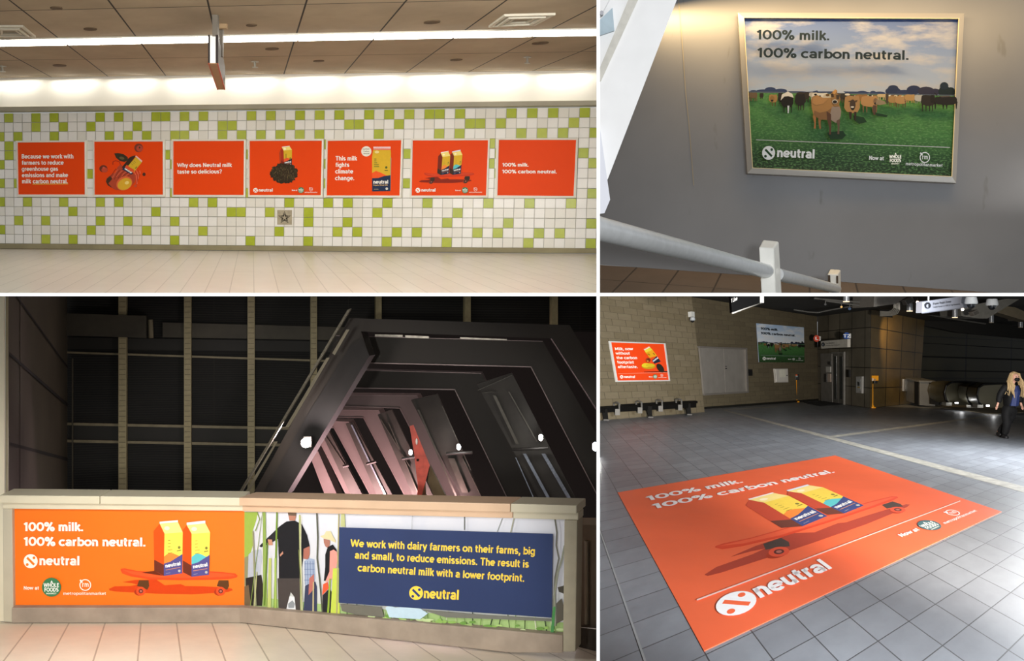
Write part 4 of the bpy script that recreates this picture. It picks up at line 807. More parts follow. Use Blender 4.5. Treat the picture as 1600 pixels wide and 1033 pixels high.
A.line(g, [(870, 809), (873, 830), (872, 850), (876, 870), (870, 900), (868, 940), (869, 965)], 2.6, '6b6a60'); A.line(g, [(885, 850), (881, 870), (874, 892), (869, 925), (870, 975)], 3, '8a8c7c'); A.poly(g, [(872, 940), (880, 932), (884, 945), (884, 965), (872, 972)], '5c584e'); A.poly(g, [(874, 915), (884, 912), (884, 925), (876, 922)], '4a463e')
A.poly(g, [(867, 945), (871, 945), (868, 985), (863, 985)], '4c8a50')
bx = 'text_box'; A.poly(bx, [(534.4, 822), (866.8, 831.9), (864.7, 962.2), (533.4, 939.2)], mat('box_navy', '293860', .45, var=.08, scale=1.5)); ye = 'f6d04c'
A.text('lettering', 'We work with dairy farmers on their farms, big', (551.9, 852.2), (839.2, 864.6), 11.8, ye, .135)
A.text('lettering', 'and small, to reduce emissions. The result is', (558.5, 870.6), (829.4, 884.6), 11.8, ye, .135)
A.text('lettering', 'carbon neutral milk with a lower footprint.', (563, 890.2), (822.6, 906.4), 11.8, ye, .135)
logo(A, 'logo', 654.2, 923.9, 10.8, 665.5, 721, 15.5, ye, '2e3c72', 2.6, 931.8)
A.done({'text_box': 'navy box', 'lettering': 'yellow writing'})
# floor
f3b = [PA.hit(-30, 968.8, .09), PA.hit(383, 968.5, .09)]
f3 = Plane(f3b[0], (f3b[1] - f3b[0]).normalized(), -ray(242, 726))
a0 = f3.st(f3.hit(52.8, 971.6))[0]; fc = (f3.st(f3.hit(330.3, 971.6))[0] - a0) / 5; f3.o = f3.o + f3.u * a0
mb = MB(); f3.poly([(-260, 940), (990, 950), (1050, 1090), (-260, 1090)], brickmat('bridge_floor', 'ebe0cd', 'e6dac6', 'b4a792', fc, 3.1, .008, rough=.4, var=.05, nscale=3, bump=.1, spec=.4), mb)
struct(mb.build('floor', clip=3), 'cream tiled bridge floor in front of the parapet')
# left jamb
t = thing('wall_column', P(2, 970, 8.7), 'cream clad column edge at the far left beside the parapet', 'column')
m = MB(); m.box(P(-260, 971, 8.72), P(6.3, 971, 8.72) - P(-260, 971, 8.72), V((0, .02, 0)), V((0, 0, 4.2)), mat('column_cream', 'ddd3ba', .5, var=.04, scale=2)); m.build('cladding', t, 3)
m = MB(); m.box(P(8.4, 971, 8.78), P(12.4, 971, 8.78) - P(8.4, 971, 8.78), V((0, .01, 0)), V((0, 0, 4.2)), mat('trim_metal', 'a39b84', .4, .2)); m.build('metal_trim', t, 3)
# gate panel beyond the right post
t = thing('metal_gate', P(920, 1015, 8.2), 'tall brushed metal panel with a dark base beyond the right end of the parapet', 'panel')
pm = mat('panel_metal', '6f675a', .35, .35, var=.12, scale=2)
m = MB(); m.hexa([P(904, 818, 8.0), P(950, 820, 7.7), P(950, 983, 7.7), P(904, 980, 8.0)], [P(904, 818, 8.1), P(950, 820, 7.8), P(950, 983, 7.8), P(904, 980, 8.1)], pm); m.build('sheet', t, 3)
m = MB(); m.hexa([P(904, 809, 7.95), P(950, 809, 7.65), P(950, 821, 7.65), P(904, 820, 7.95)], [P(904, 809, 8.05), P(950, 809, 7.75), P(950, 821, 7.75), P(904, 820, 8.05)], mat('panel_cap', '8a8578', .3, .4)); m.build('top_rail', t, 3)
m = MB(); m.tube([P(917, 845, 7.9), P(917, 975, 7.9)], .025, mat('panel_tube', '8f8878', .3, .5), 12); m.build('bar', t, 3)
m = MB(); m.hexa([P(903, 980, 7.9), P(950, 986, 7.6), P(950, 1024, 7.6), P(903, 1011, 7.9)], [P(903, 980, 8.1), P(950, 986, 7.8), P(950, 1024, 7.8), P(903, 1011, 8.1)], mat('panel_base', '3f3b34', .6, var=.15)); m.build('base', t, 3)
# left side wall of the shaft
clad = mat('shaft_cladding', '4a4437', 0.6, var=0.18, scale=.7, spec=.2)
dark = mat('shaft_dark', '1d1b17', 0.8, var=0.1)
WS = VWall((9, 1000), (105, 881), (9, 100), (105, 387), 8.95, 16.3, 8, 6)
m = MB(); WS.face_all(clad, m, 8, 4)
struct(m.build('wall_left', clip=3), 'dark metal clad side wall of the shaft')
def wstrip(W, pts, w, mt, name, lab=None, h=.02):
    m = MB()
    for (x0, y0), (x1, y1) in zip(pts[:-1], pts[1:]):
        m.face([W.hit(x0, y0 - w / 2, h), W.hit(x1, y1 - w / 2, h), W.hit(x1, y1 + w / 2, h), W.hit(x0, y0 + w / 2, h)], mt)
    return struct(m.build(name, clip=3), lab)
wstrip(WS, [(20, 458), (104, 574)], 3.6, dark, 'trim_3', 'upper dark joint of the side wall'); wstrip(WS, [(12, 553), (104, 633)], 5.5, dark, 'trim_4', 'middle dark joint of the side wall'); wstrip(WS, [(13, 694), (104, 718)], 5, dark, 'trim_5', 'lower dark joint of the side wall')
m = MB(); lm = mat('joint_light', '4f4a3e', .6); m.face([WS.hit(30.6, 463, .02), WS.hit(31.6, 463, .02), WS.hit(31.6, 770, .02), WS.hit(30.6, 770, .02)], lm); struct(m.build('trim_6', clip=3), 'thin upright seam of the side wall')
# back wall of the shaft
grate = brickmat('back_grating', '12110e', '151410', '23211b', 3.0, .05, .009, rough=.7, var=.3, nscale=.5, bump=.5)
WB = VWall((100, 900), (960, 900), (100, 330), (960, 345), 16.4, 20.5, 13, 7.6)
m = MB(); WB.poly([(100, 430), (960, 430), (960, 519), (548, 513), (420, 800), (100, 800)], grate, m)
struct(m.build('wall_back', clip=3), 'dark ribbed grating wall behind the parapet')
bandm = mat('band_metal', '25231d', .6, var=.15, scale=1)
for q, hh, lb in [([(104, 490), (232, 494), (232, 528), (104, 524)], .35, 'long box duct high on the dark back wall'), ([(255, 504), (560, 512), (560, 532), (255, 527)], .12, 'recessed band high on the dark back wall')]:
    m = MB(); WB.slab(q, .05, hh, mat('duct_metal', '423d31', .55, .1, var=.2, scale=2), m); tag(m.build('air_duct', clip=3), lb, 'duct')
t = None
for y0, y1, th, lb in [(549, 561, 3, 'uppermost thin rail across the dark back wall'), (659.5, 667, 4, 'middle thin rail across the dark back wall'), (686, 693, 4, 'lowest thin rail across the dark back wall')]:
    m = MB(); x1 = {549: 524, 659.5: 476, 686: 464}[y0]; s_ = (y1 - y0) / 365; y2 = y0 + s_ * (x1 - 105); WB.slab([(105, y0), (x1, y2), (x1, y2 + th), (105, y0 + th)], .06, .12, mat('rail_tan', '7d7359', .5, .1, var=.15, scale=6), m)
    tag(m.build('wall_rail', clip=3), lb, 'rail')
m = MB(); WB.slab([(105, 664), (474, 671), (465, 693), (105, 687)], .03, .06, bandm, m); struct(m.build('trim_7', clip=3), 'grey band between the two lower rails')
m = MB(); WB.slab([(105, 527), (536, 534), (528, 550), (105, 545)], .03, .07, bandm, m); struct(m.build('trim_8', clip=3), 'grey band under the duct')
cols = [(194.5, 12, 463, 772, 'first'), (294.7, 11, 463, 772, 'second'), (392.5, 11, 463, 738, 'third'), (489, 10, 463, 600, 'fourth'), (589, 9, 463, 486, 'fifth'), (726.5, 9, 463, 490, 'sixth'), (861, 9, 463, 495, 'seventh')]
pst = mat('wall_post_tan', 'a0946f', .5, var=.1, scale=12)
for x, w, y0, y1, nm in cols:
    m = MB(); WB.slab([(x - w / 2, 450), (x + w / 2, 450), (x + w / 2, y1 + 30), (x - w / 2, y1 + 30)], .1, .28, pst, m)
    for i in range(-20, 30):
        yy = 600 + i * 8
        if yy < y1 + 20 and x < 500: WB.slab([(x - w / 2 + 1, yy), (x + w / 2 - 1, yy), (x + w / 2 - 1, yy + .8), (x - w / 2 + 1, yy + .8)], .28, .285, mat('post_slot', '6c644c', .6), m)
    tag(m.build('wall_post', clip=3), nm + ' upright pale post on the dark back wall counted from the left', 'post', 'posts on the dark back wall')
m = MB(); WB.slab([(104, 520), (107, 520), (107, 800), (104, 800)], .1, .2, mat('edge_tan', '4e493a', .5), m); WB.slab([(114.5, 560), (116.5, 560), (116.5, 800), (114.5, 800)], .1, .14, mat('edge_tan', '4e493a', .5), m); struct(m.build('trim_9', clip=3), 'thin corner uprights at the left end of the back wall')
m = MB(); m.tube([WB.hit(238, 500, .3), WB.hit(239, 528, .3)], .05, mat('pipe_tan', '7a715a', .5), 10); tag(m.build('drain_pipe', clip=3), 'short upright pipe beside the duct high on the back wall', 'pipe')
# sloping truss bar in front
t = thing('sloping_handrail', P(440, 660, 13), 'long thin slotted bar sloping down to the left in front of the first portal frame', 'bar')
m = MB(); a, b = P(543, 484, 12.6), P(371, 773, 12.6); m.hexa([a, a + V((.055, 0, .02)), b + V((.055, 0, .02)), b], [a + V((0, .08, 0)), a + V((.055, .08, .02)), b + V((.055, .08, .02)), b + V((0, .08, 0))], mat('slotted_bar', '6b6454', .45, .2, var=.3, scale=30)); m.build('bar', t, 3)
lt_ = mat('edge_strip', '857c66', .45, .1, var=.1)
for q in [[(510, 559), (515, 559), (452, 667), (431, 671), (431, 668), (446, 667)], [(426, 690), (434, 690), (386, 774), (380, 774), (429, 693), (426, 693)], [(541, 515), (546, 515), (523, 555), (519, 552)]]:
    m = MB(); m.hexa([P(*x, 12.75) for x in q], [P(*x, 12.85) for x in q], lt_); m.build('edge_strip', t, 3)
# portal frames
fm = mat('portal_steel', '28231c', .55, .1, var=.15, scale=.6); fm2 = mat('portal_lit', '6c605c', .6, var=.15, scale=.8)  # paler pinkish copy carries the lamplight on the deeper frames in its colour
frames = [
 ('nearest and largest', 14.0, .6, [(392, 778), (546, 497), (890, 508), (985, 665)], [(965, 690), (862, 529), (564, 518), (577, 556), (444, 778)], fm),
 ('second', 15.6, .7, [(520, 524), (848, 533), (1000, 795)], [(945, 795), (830, 572.5), (520, 565)], fm),
 ('third', 18.6, .7, [(515, 577), (752, 583), (856, 790)], [(799, 790), (711, 608), (515, 605)], fm),
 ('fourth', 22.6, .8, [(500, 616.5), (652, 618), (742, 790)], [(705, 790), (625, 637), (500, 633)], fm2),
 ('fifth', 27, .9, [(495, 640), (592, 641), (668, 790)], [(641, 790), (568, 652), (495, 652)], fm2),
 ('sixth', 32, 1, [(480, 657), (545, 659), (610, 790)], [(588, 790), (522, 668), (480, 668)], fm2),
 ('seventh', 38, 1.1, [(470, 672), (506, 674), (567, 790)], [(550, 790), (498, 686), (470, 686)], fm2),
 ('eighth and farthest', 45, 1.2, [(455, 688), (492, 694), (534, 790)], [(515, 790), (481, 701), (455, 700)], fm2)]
for nm, Y, d, outer, inner, mm in frames:
    loop = outer + inner; m = MB()
    n_o = len(outer)
    # stitched as a strip of solids so that each limb is a clean prism
    inn = inner[::-1]
    if nm.startswith('nearest'):
        strips = [[(392, 778), (546, 497), (577, 556), (444, 778)], [(546, 497), (890, 508), (862, 529), (564, 518)], [(890, 508), (985, 665), (965, 690), (862, 529)], [(546, 497), (564, 518), (577, 556)]]
    else:
        strips = [[outer[0], outer[1], inn[1], inn[0]], [outer[1], outer[2], inn[2], inn[1]]]
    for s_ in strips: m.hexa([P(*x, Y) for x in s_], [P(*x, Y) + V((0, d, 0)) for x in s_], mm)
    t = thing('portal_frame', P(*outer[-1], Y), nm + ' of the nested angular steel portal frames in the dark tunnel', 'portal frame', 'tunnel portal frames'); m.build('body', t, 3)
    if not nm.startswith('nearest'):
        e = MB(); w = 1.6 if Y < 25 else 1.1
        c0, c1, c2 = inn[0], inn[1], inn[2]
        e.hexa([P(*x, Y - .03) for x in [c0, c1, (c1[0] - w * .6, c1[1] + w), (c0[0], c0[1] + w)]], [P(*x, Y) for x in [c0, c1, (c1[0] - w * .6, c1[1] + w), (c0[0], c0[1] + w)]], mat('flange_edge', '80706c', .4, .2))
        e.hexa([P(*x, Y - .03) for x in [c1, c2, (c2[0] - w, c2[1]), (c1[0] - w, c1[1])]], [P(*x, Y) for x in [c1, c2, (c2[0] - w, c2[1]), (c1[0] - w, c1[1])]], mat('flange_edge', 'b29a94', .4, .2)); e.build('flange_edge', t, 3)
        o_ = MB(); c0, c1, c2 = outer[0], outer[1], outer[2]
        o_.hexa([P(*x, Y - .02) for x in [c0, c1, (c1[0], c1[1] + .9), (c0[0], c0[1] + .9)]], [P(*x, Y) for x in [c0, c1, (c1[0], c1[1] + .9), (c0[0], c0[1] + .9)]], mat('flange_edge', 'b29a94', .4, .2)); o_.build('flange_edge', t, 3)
t0_ = [o for o in COL.objects if o.name == 'portal_frame'][0]
e = MB(); q = [(547, 541), (566, 530), (577, 556), (444, 778), (408, 778), (480, 649)]; e.hexa([P(*x, 13.97) for x in q], [P(*x, 14.0) for x in q], mat('leg_shade', '1d1a16', .6, var=.1)); e.build('shade_panel', t0_, 3)  # added dark sheet: shade of the leg's inner side painted on the front
# ties and lattice panels between the frames
def quadthing(q, Y, d, mt, name, lab, cat, group=None):
    m = MB(); m.hexa([P(*x, Y) for x in q], [P(*x, Y) + V((0, d, 0)) for x in q], mt); return tag(m.build(name, clip=3), lab, cat, group)
lat = mat('lattice_dark', '36322c', .6, var=.2, scale=2); bright = mat('strip_bright', 'a9a294', .35, .3, var=.3, scale=10)
quadthing([(586, 522.5), (629, 523.5), (629, 527), (586, 525.5)], 15.3, .1, bright, 'light_track', 'left bright strip under the nearest portal beam', 'strip')
quadthing([(633, 524), (670, 525.5), (670, 529), (633, 527.5)], 15.3, .1, bright, 'light_track', 'middle bright strip under the nearest portal beam', 'strip')
quadthing([(719, 527), (792, 530), (792, 532), (719, 529.3)], 15.3, .1, bright, 'light_track', 'right bright strip under the nearest portal beam', 'strip')
def lattice(q, Y, lab, n=3, slots=()):
    t = thing('lattice_panel', P(*q[2], Y), lab, 'lattice panel', 'lattice panels between the frames')
    m = MB(); m.hexa([P(*x, Y) for x in q], [P(*x, Y) + V((0, .15, 0)) for x in q], lat); m.build('sheet', t, 3)
    for a, b, w, mt in slots:
        m = MB(); m.hexa([P(a[0], a[1], Y - .1), P(a[0] + w, a[1], Y - .1), P(b[0] + w, b[1], Y - .1), P(b[0], b[1], Y - .1)], [P(a[0], a[1], Y), P(a[0] + w, a[1], Y), P(b[0] + w, b[1], Y), P(b[0], b[1], Y)], mt); m.build('bar', t, 3)
gy = mat('bar_grey', '4e4a42', .4, .3, var=.15, scale=8); sv = mat('bar_silver', '9aa0aa', .25, .6, var=.2, scale=25)
lattice([(745, 600), (800, 583), (905, 790), (848, 790)], 17.6, 'lattice panel between the second and third frames', slots=[((746, 610), (800, 586), 1.5, gy), ((770, 618), (806, 694), 5, gy), ((794, 612), (838, 690), 2, gy), ((805, 715), (836, 785), 1.6, sv), ((817, 709), (858, 785), 5, sv), ((846, 709), (890, 785), 6, sv), ((752, 614), (768, 612), 6, gy)])
lattice([(642, 625), (684, 616), (757, 790), (728, 790)], 21.4, 'lattice panel between the third and fourth frames', slots=[((652, 640), (714, 782), 3, gy), ((690, 634), (735, 735), 1.5, gy), ((722, 716), (755, 785), 1.4, gy), ((700, 716), (722, 770), 10, gy)])
lattice([(590, 648), (612, 640), (684, 790), (652, 790)], 26, 'lattice panel between the fourth and fifth frames', slots=[((594, 655), (640, 730), 1.4, gy), ((606, 660), (652, 770), 1.6, gy)])
lattice([(540, 662), (552, 660), (622, 790), (596, 790)], 31, 'lattice panel between the fifth and sixth frames', slots=[((548, 664), (604, 780), 2.4, sv)])
lattice([(500, 672), (512, 670), (575, 790), (556, 790)], 37, 'lattice panel between the sixth and seventh frames', slots=[((503, 674), (540, 730), 1, gy)])
for a, b, Y, lb in [((800, 703), (856, 700), 17.2, 'tie bar on the lattice between the second and third frames'), ((697, 709), (738, 707), 21, 'tie bar on the lattice between the third and fourth frames'), ((628, 717), (648, 714), 25.6, 'tie bar on the lattice between the fourth and fifth frames'), ((573, 725), (588, 721), 30.5, 'tie bar on the lattice between the fifth and sixth frames'), ((536, 729), (545, 727), 36.5, 'tie bar on the lattice between the sixth and seventh frames')]:
    m = MB(); m.tube([P(*a, Y), P(*b, Y)], 2.4 / F * Y, mat('tie_dark', '2a2622', .5, .2), 8); tag(m.build('tie_bar', clip=3), lb, 'tie bar', 'tie bars')
m = MB(); q = [(640, 666), (646, 664), (671.5, 727), (664, 757), (656, 785), (651, 785), (653, 760), (647, 709)]
t = thing('red_sign', P(655, 780, 11), 'tall narrow red pointed sign rising behind the parapet', 'sign')
m.hexa([P(*x, 11) for x in q], [P(*x, 11.1) for x in q], mat('sign_red_paint', 'c2503f', .5, var=.25, scale=8)); m.build('board', t, 3)
m = MB(); m.ball(P(651, 690, 10.98), .035, mat('sign_spot', 'f0e6dc', .5), 8, (.5, .4, 1.4)); m.ball(P(652.5, 719, 10.98), .02, mat('sign_hole', '2a1c18', .5), 8); m.build('fixing', t, 3)
quadthing([(672, 728), (668, 752), (684, 790), (704, 790)], 12, .1, mat('brace_tan', '7d6a4c', .5, var=.15), 'sloping_brace', 'tan brace leaning against the red sign', 'brace')
quadthing([(658, 757), (664, 757), (666, 790), (657, 790)], 11.2, .1, mat('brace_tan', '7d6a4c', .5, var=.15), 'sign_post', 'short tan post under the red sign', 'post')
# lamps in the tunnel
for x, y, Y, r, s, c, lb, e in [(478, 692, 13.4, .085, 60, 'fff2f0', 'big glaring round lamp on the nearest frame leg', 95), (716.7, 698.6, 20.8, .055, 22, 'ffffff', 'small bright lamp on the lattice right of the red sign', 20), (641.6, 707, 25.3, .062, 22, 'ffffff', 'small bright lamp just left of the red sign', 14),
                            (845, 683.6, 17, .05, 22, 'fffaf0', 'small bright lamp on the lattice far right of the red sign', 14), (930, 698, 13, .05, 22, 'd8e4ff', 'bluish lamp at the right edge of the tunnel', 30)]:
    t = thing('tunnel_lamp', P(x, y, Y), lb, 'lamp'); m = MB(); m.ball(P(x, y, Y), r, lamp_mat('lamp_glow_' + c, c, s), 14, (1, 1, 1 if r > .08 else 1.5)); m.build('bulb', t, 3)
    m = MB(); m.cbox(P(x, y, Y) + V((0, r + .04, 0)), r * 1.6, .06, r * 2.2, mat('lamp_housing', '3a3834', .5, .2)); m.build('housing', t, 3)
    point('tunnel_light', P(x, y, Y) - V((0, .18, 0)), e, (1, .86, .88) if s == 60 else (1, 1, 1), .05)
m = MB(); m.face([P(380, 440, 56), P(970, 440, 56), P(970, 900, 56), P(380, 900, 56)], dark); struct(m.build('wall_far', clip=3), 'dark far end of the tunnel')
m = MB(); m.extr([P(500, 600, 30), P(600, 600, 30), P(600, 602, 30), P(500, 602, 30)], V((0, .1, 0)), dark)

# ================================================================== ROOM 4: station concourse
gq = [(965, 770), (1305, 712), (1565, 800), (1100, 1018)]
fa = pgram(*gq, 9.36)
F4 = Plane(fa[0], fa[1] - fa[0], fa[3] - fa[0]); F4.uu, F4.vv = 12.1, 12.12
def fy(x, y): return F4.hit(x, y).y
ft = brickmat('concourse_floor', '85888d', '787a7f', '434345', 1, 1, .014, rough=.42, var=.10, nscale=1.5, bump=.25, spec=.45)
mb = MB(); bx0 = []
pts = [(900, 646), (900, 1090), (1950, 1090), (1950, 640), (1440, 614), (1278, 618), (1085, 634)]
ps = [F4.hit(*p) for p in pts]; mb.face(ps, ft, [(F4.uv(p)[0], F4.uv(p)[1] - .23) for p in ps])
struct(mb.build('floor', clip=4), 'grey square tiled concourse floor')
def strip(pts, ws, mt, nm, lb, h=.003):
    m = MB()
    for (a, b), (w0, w1) in zip(zip(pts[:-1], pts[1:]), zip(ws[:-1], ws[1:])):
        m.face([F4.hit(a[0], a[1] - w0 / 2, h), F4.hit(b[0], b[1] - w1 / 2, h), F4.hit(b[0], b[1] + w1 / 2, h), F4.hit(a[0], a[1] + w0 / 2, h)], mt)
    return struct(m.build(nm, clip=4), lb)
pale = mat('pale_inlay', 'a39f94', .55, var=.3, scale=9)
strip([(1131, 641), (1290, 682.5), (1640, 776)], [1.8, 4.5, 10], pale, 'trim_10', 'long pale inlay band crossing the grey floor')
strip([(1297, 683), (1560, 648.5)], [3.5, 2.2], pale, 'trim_11', 'pale inlay band branching towards the escalators')
strip([(1131, 640.6), (1215, 635.8)], [1.2, 1.2], pale, 'trim_12', 'short pale inlay line towards the steel doors')
m = MB(); jl_ = mat('joint_pale', '9b9c9c', .5); m.face([F4.hit(*p, .003) for p in [(932, 817), (934, 817), (1012, 1040), (1008, 1040)]], jl_); struct(m.build('trim_13', clip=4), 'pale expansion joint at the left of the floor')
blockm = lambda nm, c1, c2: brickmat(nm, c1, c2, '4a4334', 1, 1, .018, offset=.5, rough=.8, var=.07, nscale=2, bump=.5)
Y1a, Y1b = fy(930, 657.6), fy(1101, 644)
WA = VWall((930, 657.6), (1101, 644), (880, 415), (1079, 450), Y1a, Y1b, 9.3, 22)
m = MB(); WA.face_all(blockm('block_wall_tan', '6e6450', '655b46'), m, 8, 4)
# thickness: its end face
struct(m.build('wall_left', clip=4), 'tan concrete block wall behind the bench')
m = MB(); e0, e1 = WA.at(1, 0), WA.at(1, 1); m.face([e0, e0 + V((.1, 3.0, -.2)), e1 + V((.1, 3.0, 0)), e1], MATS['block_wall_tan']); struct(m.build('wall_return', clip=4), 'end face of the tan block wall')
Y2a, Y2b = fy(1085, 640), fy(1278, 626)
WC = VWall((1085, 640), (1278.5, 626), (1060, 430), (1276.5, 464), Y2a, Y2b, 13, 26)
m = MB(); WC.face_all(blockm('block_wall_far', '5f5642', '574e3c'), m, 8, 4)
struct(m.build('wall_far_block', clip=4), 'darker block wall with the steel doors and the cow poster')
m = MB(); WC.slab([(1085, 637), (1278.5, 623), (1278.5, 626), (1085, 640)], 0, .06, mat('plinth_black', '17150f', .6), m); struct(m.build('baseboard_far', clip=4), 'black base line of the far block wall')
def panels(nm, c1, c2, ms=.02): return brickmat(nm, c1, c2, '14120e', 1, 1, ms, rough=.5, var=.22, nscale=.8, bump=.4, spec=.15)
Y3a, Y3b = fy(1278, 626), fy(1359, 638)
WD = VWall((1277.5, 626), (1359, 638), (1277.5, 430), (1361.5, 407), Y3a, Y3b, 4.4, 7.3)
m = MB(); WD.face_all(panels('lift_cladding', '5c564a', '524d42'), m, 6, 4); struct(m.build('wall_lift', clip=4), 'dark metal clad face holding the lift doors')
Y4b = fy(1436, 630)
WE = VWall((1359, 638), (1436, 630), (1361.5, 407), (1449, 440), Y3b, Y4b, 3.6, 7.3)
m = MB(); WE.face_all(panels('pillar_cladding', '67532f', '5a4928'), m, 6, 4); struct(m.build('wall_pillar', clip=4), 'bronze metal clad face right of the lift')
WF = VWall((1428, 624), (1650, 619), (1436, 445), (1650, 470), 38.5, 45, 3.1, 5.4)
m = MB(); WF.face_all(panels('far_cladding', '2a2717', '242113'), m, 6, 4, 5); struct(m.build('wall_far_clad', clip=4), 'very dark panelled wall behind the escalators')
dk = mat('slot_black', '060606', .9, var=0)
for a, b, w in [((1441, 536), (1604, 545.5), 1), ((1441, 557), (1604, 562.5), 2.2), ((1441, 578.7), (1604, 581.6), 1.4)]:
    m = MB(); m.face([WF.hit(a[0], a[1] - w / 2, .03), WF.hit(b[0], b[1] - w / 2, .03), WF.hit(b[0], b[1] + w / 2, .03), WF.hit(a[0], a[1] + w / 2, .03)], dk); struct(m.build('trim_14', clip=4), 'dark horizontal joint in the far panelled wall')
# ceiling
up4 = V((0, 0, 3.96)); m = MB(); cm = mat('concourse_ceiling', '2c2b29', .8, var=.2, scale=.5)
m.face([F4.hit(*p) + up4 for p in [(900, 655), (1085, 634), (1278, 620), (1440, 614), (1690, 614), (1800, 760), (800, 760)]], cm); struct(m.build('ceiling', clip=4), 'dark service ceiling of the concourse')

# ---- floor graphic
t = thing('floor_graphic', F4.hit(1240, 830), 'huge orange advert with milk cartons on a skateboard stuck flat on the grey floor', 'floor graphic')
fc4 = [F4.hit(*p) for p in gq]; m = MB(); m.hexa(fc4, [p + F4.n * .004 for p in fc4], mat('graphic_orange', 'f26a40', .38, var=.05, scale=1.2, spec=.4)); m.build('sheet', t, 4)
R4 = [(0, 0), (600, 0), (600, 583), (0, 583)]
A = Art([p + F4.n * .003 for p in fc4], F4.n, R4, t, 4, .00008)
A.T = quadmap([(190, 890), (345.5, 923), (250.5, 817.5), (322, 816.5)], [(84.4, 377), (431.1, 444.7), (211.2, 213.3), (367.2, 208.2)])
skateboard(A, deck='d8482a', deckt='e85f3c', shadow='a8402e', dark='4a3c36', wheel='dc5234', hub='8a4a40'); twocartons(A, side='c04a32', foot='6c3a2e', face='edd052', roof='f0dd8c', low='3c4a80')
A.T = None; wh = 'f2f0ee'
A.text('lettering', '100% milk.', (40.2, 97), (249.6, 95), 31, wh, .15); A.text('lettering', '100% carbon neutral.', (40.1, 152.5), (485, 157), 31, wh, .15)
A.line('rule', [(19, 496), (579.7, 495.6)], 3.2, 'efc9bc')
logo(A, 'logo', 54.8, 531, 23.5, 80, 194.5, 33, wh, 'f26a40', 0, 541)
shops(A, 'shop_marks', (345.5, 536), (393.5, 537), 11.5, (423.4, 533.8), 22, (509.2, 525), 13.5, (450.5, 550), (559, 552), 9, wh, badge='3f6468')
A.done()

# ---- posters
orange4 = mat('poster_orange_dim', 'e2430f', .3, var=.03, scale=.8, spec=.3)
t, A = poster(WA, [(953.2, 535.3), (1036.3, 538), (1043.7, 594.1), (963.4, 594.9)], [(950.3, 533.1), (1038.5, 536.6), (1045.9, 595.4), (961.4, 597.1)], 'white framed orange poster with a leaning milk carton hung above the bench', orange4, 4, framem=mat('poster_frame_white', 'c4c3bf', .4, var=.03), depth=.04, step=.0004)
for s, x0, x1, y in [('Milk, now', 959.6, 987.5, 547.7), ('without', 960.9, 983, 554.7), ('the carbon', 962.2, 994.2, 561.8), ('footprint', 963.4, 989.2, 568.8), ('aftertaste.', 964.4, 994.9, 575.8)]:
    A.text('lettering', s, (x0, y), (x1, y), 4.6, 'efe6dc', .14, up=(-.19, -.98))
A.line('rule', [(964.5, 584.3), (1041, 582.5)], .4, 'e8a48c')
k = lambda L: [(940 + x / 11.475, 520 + y / 11.475) for x, y in L]; c = 'carton_picture'; v = 'food_picture'
A.poly(v, k([(740, 700), (900, 695), (1170, 690), (1165, 712), (900, 718), (740, 712)]), '7c2410')
A.ell(v, *k([(820, 605)])[0], 11, 4.6, 'b8901c'); A.ell(v, *k([(770, 590)])[0], 6.3, 3.4, 'd8c028'); A.ell(v, *k([(850, 590)])[0], 7, 2.6, 'c8b024')
A.ell(v, *k([(812, 498)])[0], 3.9, 3.8, '9a3c1c'); A.ell(v, *k([(825, 490)])[0], 2.6, 2.4, '6c2c18'); A.ell(v, *k([(806, 515)])[0], 1.4, 1, 'd8883c')
A.ell(v, *k([(1035, 640)])[0], 8, 4.6, '2c241c', 52); A.poly(v, k([(1090, 690), (1160, 695), (1155, 712), (1080, 710)]), '33281c')
A.poly(c, k([(760, 355), (872, 285), (975, 420), (845, 465)]), 'd99c1e'); A.poly(c, k([(740, 318), (845, 262), (885, 312), (770, 362)]), 'd8c83c'); A.poly(c, k([(725, 298), (828, 243), (845, 265), (742, 320)]), 'e08a78'); A.poly(c, k([(733, 310), (838, 254), (845, 265), (742, 320)]), 'f0dcd0')
A.poly(c, k([(845, 455), (935, 430), (900, 500), (870, 480)]), 'd9501e'); A.poly(c, k([(882, 500), (970, 425), (1042, 522), (925, 562)]), '1d2638'); A.text(c, 'neutral', k([(905, 530)])[0], k([(1000, 465)])[0], 3, 'd8dade', .18)
A.line(c, k([(800, 380), (840, 400)]), .8, '6a4c18'); A.line(c, k([(790, 400), (850, 410)]), .5, '6a4c18'); A.line(c, k([(900, 370), (930, 400)]), 1.2, '6a4c18')
logo(A, 'logo', 969.5, 589.2, 2.7, 973, 990, 4.0, 'efe6dc', 'e2430f', 0, 591.2)
shops(A, 'shop_marks', (1011.5, 590), (1017.5, 590), 1.6, (1021.5, 588.8), 3.3, (1032, 587.3), 1.9, (1026, 591), (1039.5, 590.8), 1.4, 'efe6dc')
A.done()
cq = [(1181.1, 505.3), (1255.3, 511.7), (1256.2, 566.7), (1185.2, 566.1)]
t, A = poster(WC, cq, None, 'frameless cow field poster high on the far block wall beside the lift', sky_print, 4, src=inner2, depth=.04, step=.0002)
cowpicture(A, uvgrad('printed_sky_pale', [(0.5, 'dde4ea'), (0.7, 'cfdbe8'), (1.0, '9db8d6')], 3.2, .7, 'e2e2e2', stretch=(1.2, 2.6, 1), lo=.46, hi=.62)); cowtext(A, light='e0e0da'); A.done()
